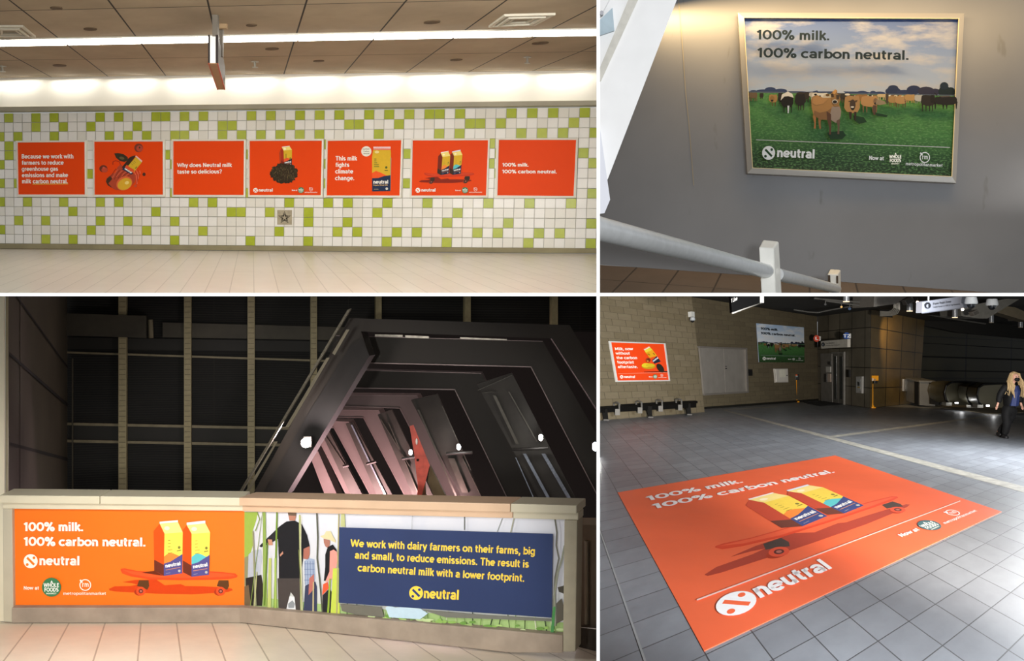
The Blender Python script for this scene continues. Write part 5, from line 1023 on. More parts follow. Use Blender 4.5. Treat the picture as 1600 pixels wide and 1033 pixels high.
# ---- things on the walls
def onwall(W, q, h0, h1, mt, name, lab, cat, group=None):
    m = MB(); W.slab(q, h0, h1, mt, m); return tag(m.build(name, clip=4), lab, cat, group)
steel = mat('door_steel', '8a857e', .42, .3, var=.08, scale=3)
t = thing('access_doors', WC.hit(1128, 616), 'pair of wide grey steel service doors set high in the far block wall', 'doors')
m = MB(); WC.slab([(1090, 543), (1126.7, 544.5), (1130.5, 615), (1097, 617)], .02, .08, steel, m); o = m.build('door', t, 4)
m = MB(); WC.slab([(1130.2, 575), (1131.2, 575), (1131.2, 576.6), (1130.2, 576.6)], .08, .12, dk, m); WC.slab([(1130, 572), (1131, 572), (1131, 573), (1130, 573)], .08, .12, dk, m); m.build('lock', o, 4)
m = MB(); WC.slab([(1127.4, 544.5), (1160.5, 546), (1162.6, 613), (1131.2, 615)], .02, .08, steel, m); m.build('door', t, 4)
fr = mat('door_frame_grey', '6f6a64', .5, .2, var=.05)
m = MB()
for q in [[(1088, 541.2), (1161, 544), (1161, 546.2), (1088, 543.6)], [(1160, 544), (1162.3, 544), (1164.7, 613), (1162.3, 613)], [(1096, 615.4), (1164.5, 611.5), (1164.5, 613.8), (1096, 618)]]: WC.slab(q, .02, .14, fr, m)
m.build('frame', t, 4)
onwall(WC, [(1164, 577.2), (1171, 577.4), (1171.6, 587.2), (1164.5, 587.4)], 0, .12, mat('box_black', '121110', .5), 'wall_box', 'small black box on the block wall beside the steel doors', 'box')
t = thing('white_cabinet', WC.hit(1219, 597.6), 'white metal wall cabinet under the cow poster', 'cabinet'); m = MB(); WC.slab([(1208.2, 576.2), (1228.8, 576), (1229.7, 597.5), (1210, 597.8)], 0, .06, mat('cabinet_edge', 'a8a49c', .5), m); m.build('body', t, 4)
m = MB(); WC.slab([(1209.2, 577.2), (1228, 577), (1228.8, 596.5), (1210.8, 596.8)], .06, .08, mat('cabinet_white', 'c9c5bc', .5, var=.04, scale=5), m); o = m.build('door', t, 4)
m = MB(); WC.slab([(1226, 586), (1227, 586), (1227, 587.6), (1226, 587.6)], .08, .1, dk, m); m.build('latch', o, 4)
m = MB(); WC.slab([(1215, 577.6), (1224, 577.6), (1224.2, 589.5), (1215.2, 589.5)], .081, .084, mat('cabinet_note', 'd6d4c4', .6), m); m.build('notice', t, 4)
def camera_dome(c, r, label, Y, clip=4):
    t = thing('security_camera', P(c[0], c[1], Y), label, 'camera', 'security cameras'); s = Y / F; wm = mat('camera_white', 'a4a9ad', .4, var=.03)
    C_ = P(c[0], c[1], Y); rows = []
    for z, rr in [(1.15, .55), (1.1, .8), (.5, .95), (.1, 1.0), (-.05, .9)]:
        rows.append([C_ + V((math.cos(a) * r * rr * s, math.sin(a) * r * rr * s, z * r * s)) for a in [2 * math.pi * i / 20 for i in range(20)]])
    m = MB(); m.grid(rows, wm, close=True, caps=True); m.build('housing', t, clip, smooth=True)
    rows = [[C_ + V((math.cos(a) * r * .68 * math.cos(q) * s, math.sin(a) * r * .68 * math.cos(q) * s, -math.sin(q) * r * .85 * s)) for a in [2 * math.pi * i / 20 for i in range(20)]] for q in [0, .3, .6, .9, 1.2, 1.5]]
    m = MB(); m.grid(rows, mat('camera_glass', '101215', .08, spec=.8, var=0), close=True, caps=True); m.build('dome', t, clip, smooth=True); return t
t = camera_dome((1082, 500.5), 4.3, 'dome camera on a white bracket on the tan block wall', WA.hit(1082, 500).y - .35)
m = MB(); WA.slab([(1074.8, 487.5), (1080, 488), (1080.5, 496), (1075.5, 495.5)], 0, .12, mat('camera_bracket', 'b9bab6', .4), m); m.build('bracket', t, 4)
camera_dome((1517.3, 474.5), 9.4, 'nearer of the two dome cameras, overlapping the hanging sign', 19)
camera_dome((1550, 477), 8.8, 'second dome camera right of the hanging sign', 20)
# bench
seat = mat('bench_black', '0c0b09', .7, var=.1, spec=.1); t = thing('bench', F4.hit(1016, 655), 'long black slatted bench with metal armrests in front of the tan block wall', 'bench')
Yl, Yr = fy(946.7, 657), fy(1076.6, 648.5)
def Yf(x): return 1 / (1 / Yl + (1 / Yr - 1 / Yl) * (x - 946.7) / 129.9)      # distance of the bench's front feet
def slat(x0, x1, ya, yb, back, th, d):
    m = MB(); a, b = P(x0, ya, Yf(x0) + back), P(x1, yb, Yf(x1) + back); w = V((-.1 * d, d, 0)); z = V((0, 0, -th)); m.hexa([a, b, b + w, a + w], [a + z, b + z, b + w + z, a + w + z], seat); m.build('slat', t, 4)
slat(925, 1088, 638.2, 630.4, 0, .13, .22); slat(925, 1090, 633.6, 626.8, .34, .07, .2); slat(925, 1088, 636, 628.6, .2, .04, .16)
for x, y in [(946.7, 657), (1016, 652.7), (1076.6, 648.5)]:
    b = F4.hit(x, y); h_ = P(x, y - 18, b.y).z - b.z; m = MB(); m.hexa([b + V(q) for q in [(-.06, -.05, 0), (.06, -.05, 0), (.06, .06, 0), (-.06, .06, 0)]], [b + V((-.04, .06, h_)) + V(q) for q in [(-.08, -.08, 0), (.08, -.08, 0), (.08, .12, 0), (-.08, .12, 0)]], seat); m.build('leg', t, 4)
    m = MB(); m.cbox(b + V((0, -.01, .02)), .15, .14, .04, mat('bench_foot', '4d4b48', .5, .2)); m.build('foot', t, 4)
for x, y in [(963, 636.2), (998, 633.8), (1030, 631.6), (1060.5, 630)]:
    m = MB(); c_ = P(x, y, Yf(x) + .1); am = mat('armrest_metal', '5a5854', .45, .2)
    m.tube([c_ + V((-.05, .1, -.12)), c_ + V((-.06, .1, .1)), c_ + V((.02, 0, .13)), c_ + V((.07, -.06, .10)), c_ + V((.06, -.14, -.14))], .028, am, 8); m.cbox(c_ + V((.01, -.12, -.12)), .13, .1, .17, am); m.build('armrest', t, 4)
# lift
lift = thing('lift_entrance', WD.hit(1302, 629), 'lift entrance with brushed steel doors and a side control panel', 'lift')
st = mat('lift_steel', '77746f', .35, .4, var=.12, scale=4); st2 = mat('lift_steel_dark', '3b3a39', .35, .4, var=.1)
m = MB(); WD.slab([(1283.6, 552.5), (1301.5, 552), (1302.3, 630), (1285, 627.5)], .02, .06, st, m); m.build('side_panel', lift, 4)
for q in [[(1303, 553), (1311, 552.5), (1311.3, 631), (1303.6, 630)], [(1311.8, 552.5), (1320, 552), (1320, 632.5), (1311.9, 631)]]:
    m = MB(); WD.slab(q, .01, .04, mat('lift_door_steel', '68655f', .3, .4, var=.1), m); o = m.build('door', lift, 4)
    x0 = q[0][0]; m = MB(); WD.slab([(x0 + 1.6, 557), (x0 + 5.6, 556.8), (x0 + 5.8, 624), (x0 + 1.9, 623.5)], .04, .05, mat('lift_glass', '23292c', .12, spec=.7, var=0), m); m.build('window', o, 4)
m = MB()
for q in [[(1302, 550.5), (1321.5, 549.7), (1321.5, 552.3), (1302, 553)], [(1320, 550), (1321.8, 550), (1321.6, 633), (1320, 632.6)]]: WD.slab(q, .02, .1, st, m)
m.build('frame', lift, 4)
for q, mt_ in [([(1296, 565), (1300.6, 565), (1300.8, 570), (1296.2, 570)], st2), ([(1293.5, 573), (1300.4, 573), (1300.6, 582), (1293.8, 582)], mat('lift_plate', 'a3a19b', .4)), ([(1290.4, 584), (1294, 584), (1294.2, 597), (1290.7, 597)], st2), ([(1296, 584), (1300.6, 584), (1300.9, 597), (1296.4, 597)], mat('lift_notice', 'a09084', .5))]:
    m = MB(); WD.slab(q, .06, .09, mt_, m); m.build('control_plate', lift, 4)
onwall(WD, [(1325, 577.5), (1329.3, 577.6), (1329.2, 589.5), (1325, 589.2)], 0, .08, mat('box_black', '121110', .5), 'lift_call_panel', 'narrow black lift call panel right of the lift doors', 'panel')
for W, q, lb in [(WD, [(1340.4, 588.6), (1349.6, 588.4), (1349.2, 614.6), (1340.2, 613.8)], 'tall white framed notice on the dark face right of the lift'), (WE, [(1410, 592), (1424.2, 591.6), (1423.2, 610.8), (1409.6, 611)], 'white framed notice low on the bronze clad face')]:
    t = thing('framed_notice', W.hit(*q[3]), lb, 'notice', 'framed notices'); cx_, cy_ = sum(p[0] for p in q) / 4, sum(p[1] for p in q) / 4
    m = MB(); W.slab(q, 0, .08, mat('notice_frame', '94928e', .4, .2), m); m.build('frame', t, 4)
    sc = lambda f: [(cx_ + (p[0] - cx_) * f, cy_ + (p[1] - cy_) * f) for p in q]
    m = MB(); W.slab(sc(.72), .08, .09, mat('notice_paper', '8d8e8c', .5, var=.25, scale=12), m); m.build('sheet', t, 4)
    m = MB(); W.slab([(cx_ - 1.6, cy_ - 5), (cx_ + 1.2, cy_ - 4), (cx_ + 1.8, cy_ + 1), (cx_ - 1, cy_ + 2)], .09, .1, mat('notice_print', '2f302f', .5), m); W.slab([(cx_ - 1.5, cy_ + 3), (cx_ + 2, cy_ + 3), (cx_ + 2, cy_ + 5), (cx_ - 1.5, cy_ + 5)], .09, .1, mat('notice_print_warm', '8c7434', .5), m); m.build('print', t, 4)
def round_sign(x, y, r, Y, col, ch, lab):
    t = thing('round_sign', P(x, y, Y), lab, 'sign', 'round blade signs'); s = Y / F; m = MB(); c_ = P(x, y, Y)
    ring = [c_ + V((math.cos(a) * r * .9 * s, 0, math.sin(a) * r * s)) for a in [2 * math.pi * i / 24 for i in range(24)]]
    m.hexa(ring, [p + V((.02, .09, 0)) for p in ring], col); m.build('disc', t, 4)
    q = [(x - r, y - r), (x + r, y - r), (x + r, y + r), (x - r, y + r)]; A = Art([P(*p, Y - .005) for p in q], V((0, -1, 0)), q, t, 4, .002)
    A.text('sign_lettering', ch, (x - r * .5 * (len(ch)), y + r * .45), (x + r * .5 * len(ch), y + r * .45), r * .95, 'e8e8e4', .13); A.done()
    m = MB(); m.cbox(c_ + V((r * s * 1.1, .12, 0)), r * .8 * s, .05, r * 1.3 * s, mat('sign_bracket', 'b4b4b0', .5)); m.build('bracket', t, 4)
round_sign(1276, 529, 5.2, 33.2, mat('sign_red4', 'b23a22', .4, var=.02), 'L', 'round red sign projecting at the corner left of the lift')
round_sign(1323, 525, 5.6, 30.5, mat('sign_blue4', '284a8c', .4, var=.02), 'T2', 'round blue sign projecting above the lift')
def longsign(name, q, Y0, Y1, lab, logo_c, lr, l1, l2, face=None):
    # flat hanging sign board, left end at Y0 and right end at Y1
    t = thing(name, P(*q[3], Y0), lab, 'sign'); c3 = [P(*q[0], Y0), P(*q[1], Y1), P(*q[2], Y1), P(*q[3], Y0)]; n = (c3[1] - c3[0]).cross(c3[3] - c3[0]).normalized()
    if n.dot(c3[0]) > 0: n = -n
    m = MB(); m.hexa(c3, [p - n * .12 for p in c3], face or mat('sign_face_white', '868892', .5, var=.02)); m.build('board', t, 4)
    A = Art([p + n * .002 for p in c3], n, q, t, 4, .002); ink_ = '1f2126'
    if logo_c:
        A.ell('logo', logo_c[0], logo_c[1], lr * .85, lr, ink_); A.ell('logo', logo_c[0], logo_c[1] + lr * .1, lr * .4, lr * .55, '868892'); A.line('logo', [(logo_c[0] + lr * .25, logo_c[1] - lr * .6), (logo_c[0] + lr * .25, logo_c[1] + lr * .55)], lr * .25, ink_)
    for s_, a, b, cp in [l1, l2]:
        if s_: A.text('sign_lettering', s_, a, b, cp, ink_, .10, up=(0, -1))
    A.done(); return t, c3, n
t, c3, n_ = longsign('hanging_sign', [(1440.8, 471.5), (1512, 461.5), (1512, 479.7), (1440.4, 489)], 17.0, 20.0, 'white hanging sign with two lines of writing near the two dome cameras', (1447.7, 477.7), 5, ('Fare Paid Zone', (1454.8, 477), (1482, 473.2), 3.4), ('Valid Ticket or ORCA Tap Required', (1454.8, 481.7), (1496.5, 476.4), 2.2))
m = MB(); m.tube([P(1450.5, 471, 17.4), P(1450.5, 440, 17.4)], .02, mat('hanger', 'a0a2a6', .4), 8); m.build('hanger', t, 4)
m = MB(); m.hexa([P(1440.4, 489, 17), P(1512, 479.7, 20), P(1512, 481, 20), P(1440.4, 490.2, 17)], [P(1440.4, 489, 17.1), P(1512, 479.7, 20.1), P(1512, 481, 20.1), P(1440.4, 490.2, 17.1)], mat('sign_rail', '5e6068', .4)); m.build('bottom_rail', t, 4)
longsign('wall_sign', [(1282.6, 533.2), (1324.1, 529.8), (1324.1, 542.6), (1283, 544.8)], 32.6, 30.0, 'white sign with two lines of writing above the lift doors', (1286.3, 538.4), 3.2, ('Fare Paid Zone', (1290.5, 537.6), (1304, 536.6), 2.0), ('Valid Ticket or ORCA Tap Required', (1290.5, 541), (1312, 539.6), 1.5), mat('sign_face_lift', 'a9a49a', .5))
# black hanging sign at the left
t = thing('hanging_sign', P(1165, 480, 14), 'black hanging sign with a white edge cut off by the top of the view', 'sign')
bs = [P(1140, 440, 13), P(1187.5, 440, 16), P(1187.5, 474, 16), P(1143.8, 489, 13)]
m = MB(); m.hexa(bs, [p + V((0.02, .2, 0)) for p in bs], mat('sign_black', '070707', .9, var=0, spec=.05)); m.build('board', t, 4)
m = MB(); ww = mat('sign_edge_white', 'c2c0ba', .5, var=.02); a = [P(1143.6, 488.6, 12.98), P(1188, 473.4, 15.98), P(1193.6, 473, 16), P(1144.8, 490.8, 13)]; m.hexa(a, [p + V((0, .05, .0)) for p in a], ww); a = [P(1187.5, 440, 15.98), P(1193.6, 440, 16.2), P(1193.6, 473.3, 16.2), P(1187.5, 474, 15.98)]; m.hexa(a, [p + V((0, .06, 0)) for p in a], ww); m.build('edge', t, 4)
A = Art([p - V((0, .01, 0)) for p in bs], V((0, -1, 0)), [(1140, 440), (1187.5, 440), (1187.5, 474), (1143.8, 489)], t, 4, .002); A.text('sign_lettering', '1 Line', (1142.4, 474), (1153.4, 469.4), 6.0, 'e6e6e2', .12, up=(-.05, -1)); A.done()
# validators
yel = mat('post_yellow', 'e29412', .45, var=.05, scale=10)
def validator(x, yb, yt, hx0, hx1, hy0, hy1, head, lab):
    Y = fy(x, yb); s = Y / F; t = thing('card_reader_post', F4.hit(x, yb), lab, 'card reader', 'card reader posts'); b = F4.hit(x, yb); top = P(x - .2, yt, Y)
    m = MB(); m.tube([b, P(x - .2, yt, Y)], 1.7 * s, yel, 14); m.build('pole', t, 4)
    m = MB(); m.tube([b, b + V((0, 0, .05))], [5.6 * s, 5.2 * s], yel, 20); m.tube([b + V((0, 0, .05)), b + V((0, 0, .12))], [3.2 * s, 2.0 * s], yel, 16); m.build('base', t, 4)
    cx_ = (hx0 + hx1) / 2; m = MB(); m.cbox(P(cx_, (hy0 + hy1) / 2, Y), (hx1 - hx0) * s, .25, (hy1 - hy0) * s, mat('reader_black', '1a1917', .4)); m.build('reader', t, 4, bevel=.02)
    m = MB(); m.cbox(P(cx_ + .5, hy0 + (hy1 - hy0) * .35, Y - .13), (hx1 - hx0) * .45 * s, .02, 2.2 * s, mat('reader_screen', '77807c', .3)); m.build('screen', t, 4)
    m = MB(); m.cbox(P(head[0], head[1], Y + .02), head[2] * s, .3, head[3] * s, head[4]); m.build('hood', t, 4)
    m = MB(); m.cbox(P(hx0 - .6, hy0 + 3.2, Y - .15), 1.4 * s, .05, 4 * s, mat('reader_label', 'd0cdc8', .5)); m.build('label', t, 4)
validator(1243.5, 628.3, 593, 1241, 1247.6, 585, 593.8, (1242.5, 586, 3, 1.6, mat('hood_orange', 'c4501c', .5)), 'yellow card reader post in front of the block wall below the cow poster')
validator(1362.7, 637.5, 600, 1364, 1369, 590, 599, (1364.6, 590.5, 10.5, 7.5, yel), 'yellow card reader post in front of the clad corner right of the lift')
# mat by the lift
m = MB(); m.hexa([F4.hit(*p) for p in [(1256, 629.5), (1290, 627.6), (1316, 632), (1282, 635)]], [F4.hit(*p, .03) for p in [(1256, 629.5), (1290, 627.6), (1316, 632), (1282, 635)]], mat('mat_black', '141312', .9)); tag(m.build('door_mat', clip=4), 'black mat on the floor before the lift', 'mat')
# cabinet and escalators
cab = mat('cabinet_grey', '7c7a75', .4, .3, var=.1, scale=2)
yc = 33.2; t = thing('metal_cabinet', P(1450, 633, yc), 'waist high grey metal cabinet between the clad pillar and the escalators', 'cabinet')
m = MB(); m.box(P(1437, 633, yc), P(1461, 634.5, yc) - P(1437, 633, yc), V((.2, 1.5, .05)), V((0, 0, 36.5 / F * yc)), cab); m.build('body', t, 4)
m = MB(); m.box(P(1436, 597.2, yc - .05), P(1462.6, 598, yc - .05) - P(1436, 597.2, yc - .05), V((.2, 1.7, .05)), V((0, 0, .07)), mat('cabinet_top', '7b7974', .4, .3)); m.build('lid', t, 4)
m = MB(); m.box(P(1434.5, 633, yc + .1), V((.05, 0, 0)), V((0, .3, 0)), V((0, 0, 1.0)), dk); m.build('gap_strip', t, 4)
drumm = mat('balustrade_metal', '4c4838', .35, .15, var=.15, scale=1, spec=.6); rub = mat('handrail_rubber', '0a0a0a', .35, var=0)
def balustrade(prof, rail, Y, d, lab, extra=None):
    t = thing('escalator_balustrade', P(*prof[-2], Y), lab, 'escalator', 'escalator ends'); m = MB(); m.hexa([P(*p, Y) for p in prof], [P(*p, Y) + V((d * .1, d, -.02)) for p in prof], drumm); m.build('panel', t, 4, smooth=True)
    m = MB(); m.tube([P(*p, Y - .05) for p in rail], 1.5 / F * Y, rub, 10); m.build('moving_handrail', t, 4); return t
t = balustrade([(1530, 600), (1530, 633), (1500, 633.5), (1486, 632), (1480, 625), (1477.5, 614), (1480, 604), (1486, 599.4), (1505, 598)], [(1530, 598.5), (1505, 596.5), (1486, 597.5), (1478.5, 602.5), (1475.5, 614), (1478, 625), (1482, 629.5)], 31.2, 1.6, 'nearest curved escalator end beside the grey cabinet')
m = MB(); m.cbox(P(1479.5, 631, 31.1), 9 / F * 31, .3, 5 / F * 31, mat('inlet_box', '77756e', .4, .2)); m.build('inlet', t, 4)
rows = [[P(1462.5 + dx, 599 + (633 - 599) * k_, 32.4) + V((0, dy, 0)) for k_ in [i / 8 for i in range(9)]] for dx, dy in [(0, .5), (3, .1), (7, 0), (11, .1), (14, .5)]]
m = MB(); m.grid(rows, mat('newel_drum', '3a3a3a', .25, .6, var=.1)); m.build('side_drum', t, 4, smooth=True)
m = MB(); m.cbox(P(1465, 604.5, 32.2), 3.4 / F * 32, .05, 6 / F * 32, mat('label_cream', 'b3ab94', .5)); m.build('label', t, 4)
t = balustrade([(1610, 602), (1610, 637), (1548, 637), (1538, 635.5), (1530.5, 628), (1528, 617), (1530, 607), (1537, 602.5), (1560, 601)], [(1610, 599.5), (1560, 599.5), (1536, 600.5), (1529, 606), (1526.5, 617), (1529, 628), (1533, 632.5)], 29.5, 1.6, 'second curved escalator end left of the walking person')
m = MB(); m.cbox(P(1528, 634.5, 29.4), 9 / F * 29.4, .3, 5 / F * 29, MATS['inlet_box']); m.build('inlet', t, 4)
t = thing('escalator_post', P(1519, 634, 30.5), 'narrow dark escalator end with a yellow green label between the two curved ends', 'escalator')
m = MB(); prof = [(1523, 600), (1525, 634), (1518, 634), (1513, 628), (1511, 616), (1513, 606), (1517, 601)]; m.hexa([P(*p, 30.5) for p in prof], [P(*p, 31.5) for p in prof], drumm); m.build('panel', t, 4)
m = MB(); m.tube([P(*p, 30.4) for p in [(1524, 599), (1517, 600), (1512.5, 605), (1510.5, 616), (1513, 627), (1517, 632)]], 1.4 / F * 30, rub, 10); m.build('moving_handrail', t, 4)
m = MB(); m.cbox(P(1517.5, 614, 30.3), 4.4 / F * 30, .04, 7 / F * 30, mat('label_green', '8c9a2a', .5)); m.build('label', t, 4)
m = MB(); m.cbox(P(1521, 609.5, 30.3), 5 / F * 30, .04, 2.4 / F * 30, mat('label_tan', 'a58a64', .5)); m.cbox(P(1523.5, 604.5, 30.3), 6 / F * 30, .04, 1.8 / F * 30, mat('label_pale', 'c8c4bc', .5)); m.build('stickers', t, 4)
m = MB(); m.cbox(P(1517.5, 635, 30.4), 8 / F * 30, .3, 4 / F * 30, MATS['inlet_box']); m.build('inlet', t, 4)
m = MB(); q = [(1444, 634.2), (1505, 632.2), (1610, 640), (1600, 645), (1546, 647.6), (1500, 641)]; m.hexa([F4.hit(*p, .002) for p in q], [F4.hit(*p, .012) for p in q], mat('landing_plate', 'a89c84', .4, .1, var=.1, scale=3)); tag(m.build('landing_plate', clip=4), 'metal floor plate in front of the escalators', 'floor plate')
for x, y, Y, lb in [(1494.8, 629.6, 30.9, 'small bright light at the foot of the nearest escalator end'), (1543.5, 634, 29.2, 'small bright light at the foot of the second escalator end')]:
    t = thing('floor_light', P(x, y, Y), lb, 'light', 'escalator foot lights'); m = MB(); m.cbox(P(x, y, Y), 4.2 / F * Y, .05, 2 / F * Y, lamp_mat('foot_light', 'ffffff', 9)); m.build('lens', t, 4)
    m = MB(); m.cbox(P(x, y, Y) + V((0, .06, 0)), 5.4 / F * Y, .06, 3 / F * Y, dk); m.build('housing', t, 4)
    point('foot_lamp', P(x, y, Y) - V((0, .35, .02)), 3.5, (1, 1, 1), .04)
# ---- ceiling gear
gearm = mat('gear_grey', '4b4a47', .5, .1, var=.1, scale=3); cylm = mat('downlight_grey', '6f7276', .35, .4, var=.08)
def beam(q, Y, d, mt, name, lab, cat, Yr=None):
    m = MB(); m.hexa([P(*p, Y) for p in q], [P(*p, Y) + V((0, d, 0)) for p in q], mt); return tag(m.build(name, clip=4), lab, cat)
beam([(1365, 479.5), (1399.5, 474.8), (1424, 459), (1424, 445), (1345, 445), (1366, 462)], 24, 1.5, mat('duct_pale', '6e6b66', .5, .1, var=.1), 'air_duct', 'wide pale duct above the clad pillar', 'duct')
beam([(1530, 497.6), (1543, 497.6), (1602, 462), (1602, 445), (1578, 445), (1578, 466), (1500, 480), (1502, 494)], 24.5, 1.2, mat('beam_grey', '55544f', .6, var=.12), 'ceiling_beam', 'big grey sloping ceiling beam behind the dome cameras', 'beam')
beam([(1556, 487.5), (1608, 503), (1608, 490), (1586, 480), (1566, 478)], 27, .6, mat('beam_tan', '5a5241', .6, var=.12), 'ceiling_beam', 'tan ceiling beam at the top right edge', 'beam')
beam([(1300, 480), (1400, 500), (1500, 520), (1610, 530), (1610, 512), (1500, 496), (1440, 488), (1365, 478)], 37, .5, mat('soffit_dark', '13120f', .8, var=0), 'ceiling_soffit', 'nearly black soffit above the dark panelled wall', 'soffit')
m = MB(); m.face([P(1583, 464, 33), P(1583.5, 478.2, 33), P(1612, 483.5, 33), P(1612, 450, 33), P(1590, 450, 33)], lamp_mat('daylight_pane', 'ffffff', 1.6)); o = struct(m.build('window_1', clip=4), 'bright window opening at the top right corner')
m = MB(); m.face([P(1344, 458, 30), P(1359, 458, 30), P(1359, 467, 30), P(1345, 465, 30)], lamp_mat('daylight_dim', 'dfeaf2', .7)); struct(m.build('window_2', clip=4), 'small bright gap in the ceiling')
for pts_, w, Y, lb in [([(1240, 484), (1262, 487.5), (1278, 488.5), (1300, 484), (1345, 476)], 1.1, 28, 'thin sprinkler pipe under the ceiling left of the lift'), ([(1272, 466), (1320, 471), (1372, 473)], 1.6, 25, 'upper of two parallel pipes above the lift'), ([(1290, 470), (1340, 477), (1370, 478.5)], 1.4, 25, 'lower of two parallel pipes above the lift'), ([(1400, 482), (1440, 490), (1500, 500), (1540, 506)], 1.3, 33, 'long pipe under the soffit right of the pillar')]:
    m = MB(); m.tube([P(*p, Y) for p in pts_], w / F * Y, gearm, 8); tag(m.build('ceiling_pipe', clip=4), lb, 'pipe')
t = thing('conduit_bundle', P(1390, 488, 27), 'bundle of curved grey conduits entering the wall above the clad pillar', 'conduits')
for i in range(5):
    m = MB(); o_ = i * 2.4; m.tube([P(1405.5 - o_ * .9, 462, 27), P(1405.5 - o_ * .9, 484 - o_ * .3, 27), P(1402 - o_ * .9, 490 - o_ * .5, 27), P(1394 - o_ * .6, 493 - o_ * .6, 27), P(1375, 493.5 - o_ * .7, 27)], 1.0 / F * 27, mat('conduit_grey', '6b6861', .4, .2), 8); m.build('conduit', t, 4)
m = MB(); m.hexa([P(*p, 27.3) for p in [(1374, 484), (1392, 484), (1395, 496.5), (1375, 494)]], [P(*p, 27.5) for p in [(1374, 484), (1392, 484), (1395, 496.5), (1375, 494)]], dk); m.build('opening', t, 4)
for x, y0, y1, w, Y, e, lb in [(1322.3, 455, 472, 9.5, 20, 22, 'cylindrical downlight above the lift'), (1421.3, 474, 486.8, 8.6, 22, 70, 'cylindrical downlight left of the white hanging sign'), (1492, 483, 496.8, 7.6, 24, 10, 'cylindrical downlight under the white hanging sign'),
                               (1549, 492, 504.6, 6.6, 27, 0, 'cylindrical downlight under the second dome camera'), (1594.5, 498, 512, 6.4, 28, 0, 'cylindrical downlight at the right edge')]:
    t = thing('downlight', P(x, y0, Y), lb, 'light', 'ceiling downlights'); s = Y / F
    m = MB(); m.tube([P(x, y0, Y), P(x, y1 - 1.2, Y)], w / 2 * s, cylm, 18); m.build('body', t, 4, smooth=True)
    m = MB(); m.tube([P(x, y1 - 1.2, Y), P(x, y1, Y)], w / 2 * s, lamp_mat('lamp_rim', 'ffe0b8', 1.6) if e else mat('rim_grey', '8a8274', .4), 18); m.build('rim', t, 4)
    if e: spot('downlight_beam', P(x, y1 + 1.5, Y), P(x, y1 + 60, Y), e, 120, (1, .72, .42), .8, .06)
spot('pillar_wash', P(1413, 489, 30.5), WE.hit(1400, 560), 420, 75, (1, .70, .36), .9, .1)
for x, y, w, h, Y, lb in [(1418.5, 470.5, 13, 8, 21, 'box floodlight left of the white hanging sign'), (1522, 489, 9.5, 7, 23, 'box floodlight under the nearer dome camera'), (1580, 497, 6.5, 7, 28, 'small pointed floodlight right of the second dome camera')]:
    t = thing('floodlight', P(x, y, Y), lb, 'light', 'box floodlights'); s = Y / F; R = Matrix.Rotation(-.45, 3, 'Y')
    ax = (R @ V((1, 0, 0)), V((0, 1, 0)), R @ V((0, 0, 1))); m = MB(); m.cbox(P(x, y, Y), w * s, .2, h * s, mat('flood_grey', '5a5753', .5, .1), ax); m.build('body', t, 4)
    m = MB(); m.cbox(P(x, y, Y) - V((0, .11, 0)), w * .8 * s, .02, h * .75 * s, mat('flood_face', '3c3a36', .3), ax); m.build('glass', t, 4)
for x, y, r, Y, c_, s_, lb in [(1433.6, 472.4, 2.2, 23, 'ffd9c0', 9, 'small glowing round spotlight left of the white hanging sign'), (1503.9, 483.6, 2.1, 23, 'ffe8cc', 9, 'small glowing round spotlight under the white hanging sign'), (1314.8, 479.6, 1.7, 26, 'c9a060', 1.4, 'dim yellow spotlight above the lift'), (1327.5, 482.5, 2.2, 26, '5f7492', .5, 'bluish round spotlight above the lift'), (1289.7, 475.6, 1.7, 25, '8e8c88', .3, 'small grey ceiling spotlight above the cow poster')]:
    t = thing('spotlight', P(x, y, Y), lb, 'light', 'small round spotlights'); m = MB(); m.ball(P(x, y, Y), r / F * Y, lamp_mat('spot_glow_' + c_, c_, s_), 12); m.build('lens', t, 4)
    m = MB(); m.tube([P(x, y - 1, Y), P(x, y - 6, Y)], .5 / F * Y, gearm, 8); m.build('stem', t, 4)

# ---- walking person
Yp = fy(1568.4, 684.5); s = Yp / F
person = thing('person', F4.hit(1571, 684), 'walking person with long blond hair, black face mask, dark jacket and blue top', 'person')
def Q(x, y, dy=0): return P(x, y, Yp) + V((0, dy, 0))
def skin(name, verts, edges, radii, mt, parent, sub=1, root=0):
    me = bpy.data.meshes.new(name); me.from_pydata([tuple(v) for v in verts], edges, []); me.materials.append(mt); o = bpy.data.objects.new(name, me); COL.objects.link(o)
    md = o.modifiers.new('Skin', 'SKIN'); md.use_smooth_shade = True
    sv_ = me.skin_vertices[0].data
    for i, r in enumerate(radii): sv_[i].radius = (r, r) if not isinstance(r, tuple) else r
    sv_[root].use_root = True
    ss = o.modifiers.new('Sub', 'SUBSURF'); ss.levels = sub; ss.render_levels = sub
    if parent: o.parent = parent; o.matrix_parent_inverse = parent.matrix_world.inverted()
    return o
skm = mat('skin', 'c89a86', .55, var=.03, scale=20); jk = mat('jacket_black', '08080a', .75, var=.1, scale=10); tr = mat('trousers_black', '08080a', .8, var=.1); hairm = mat('hair_blond', 'b29870', .55, var=.28, scale=60)
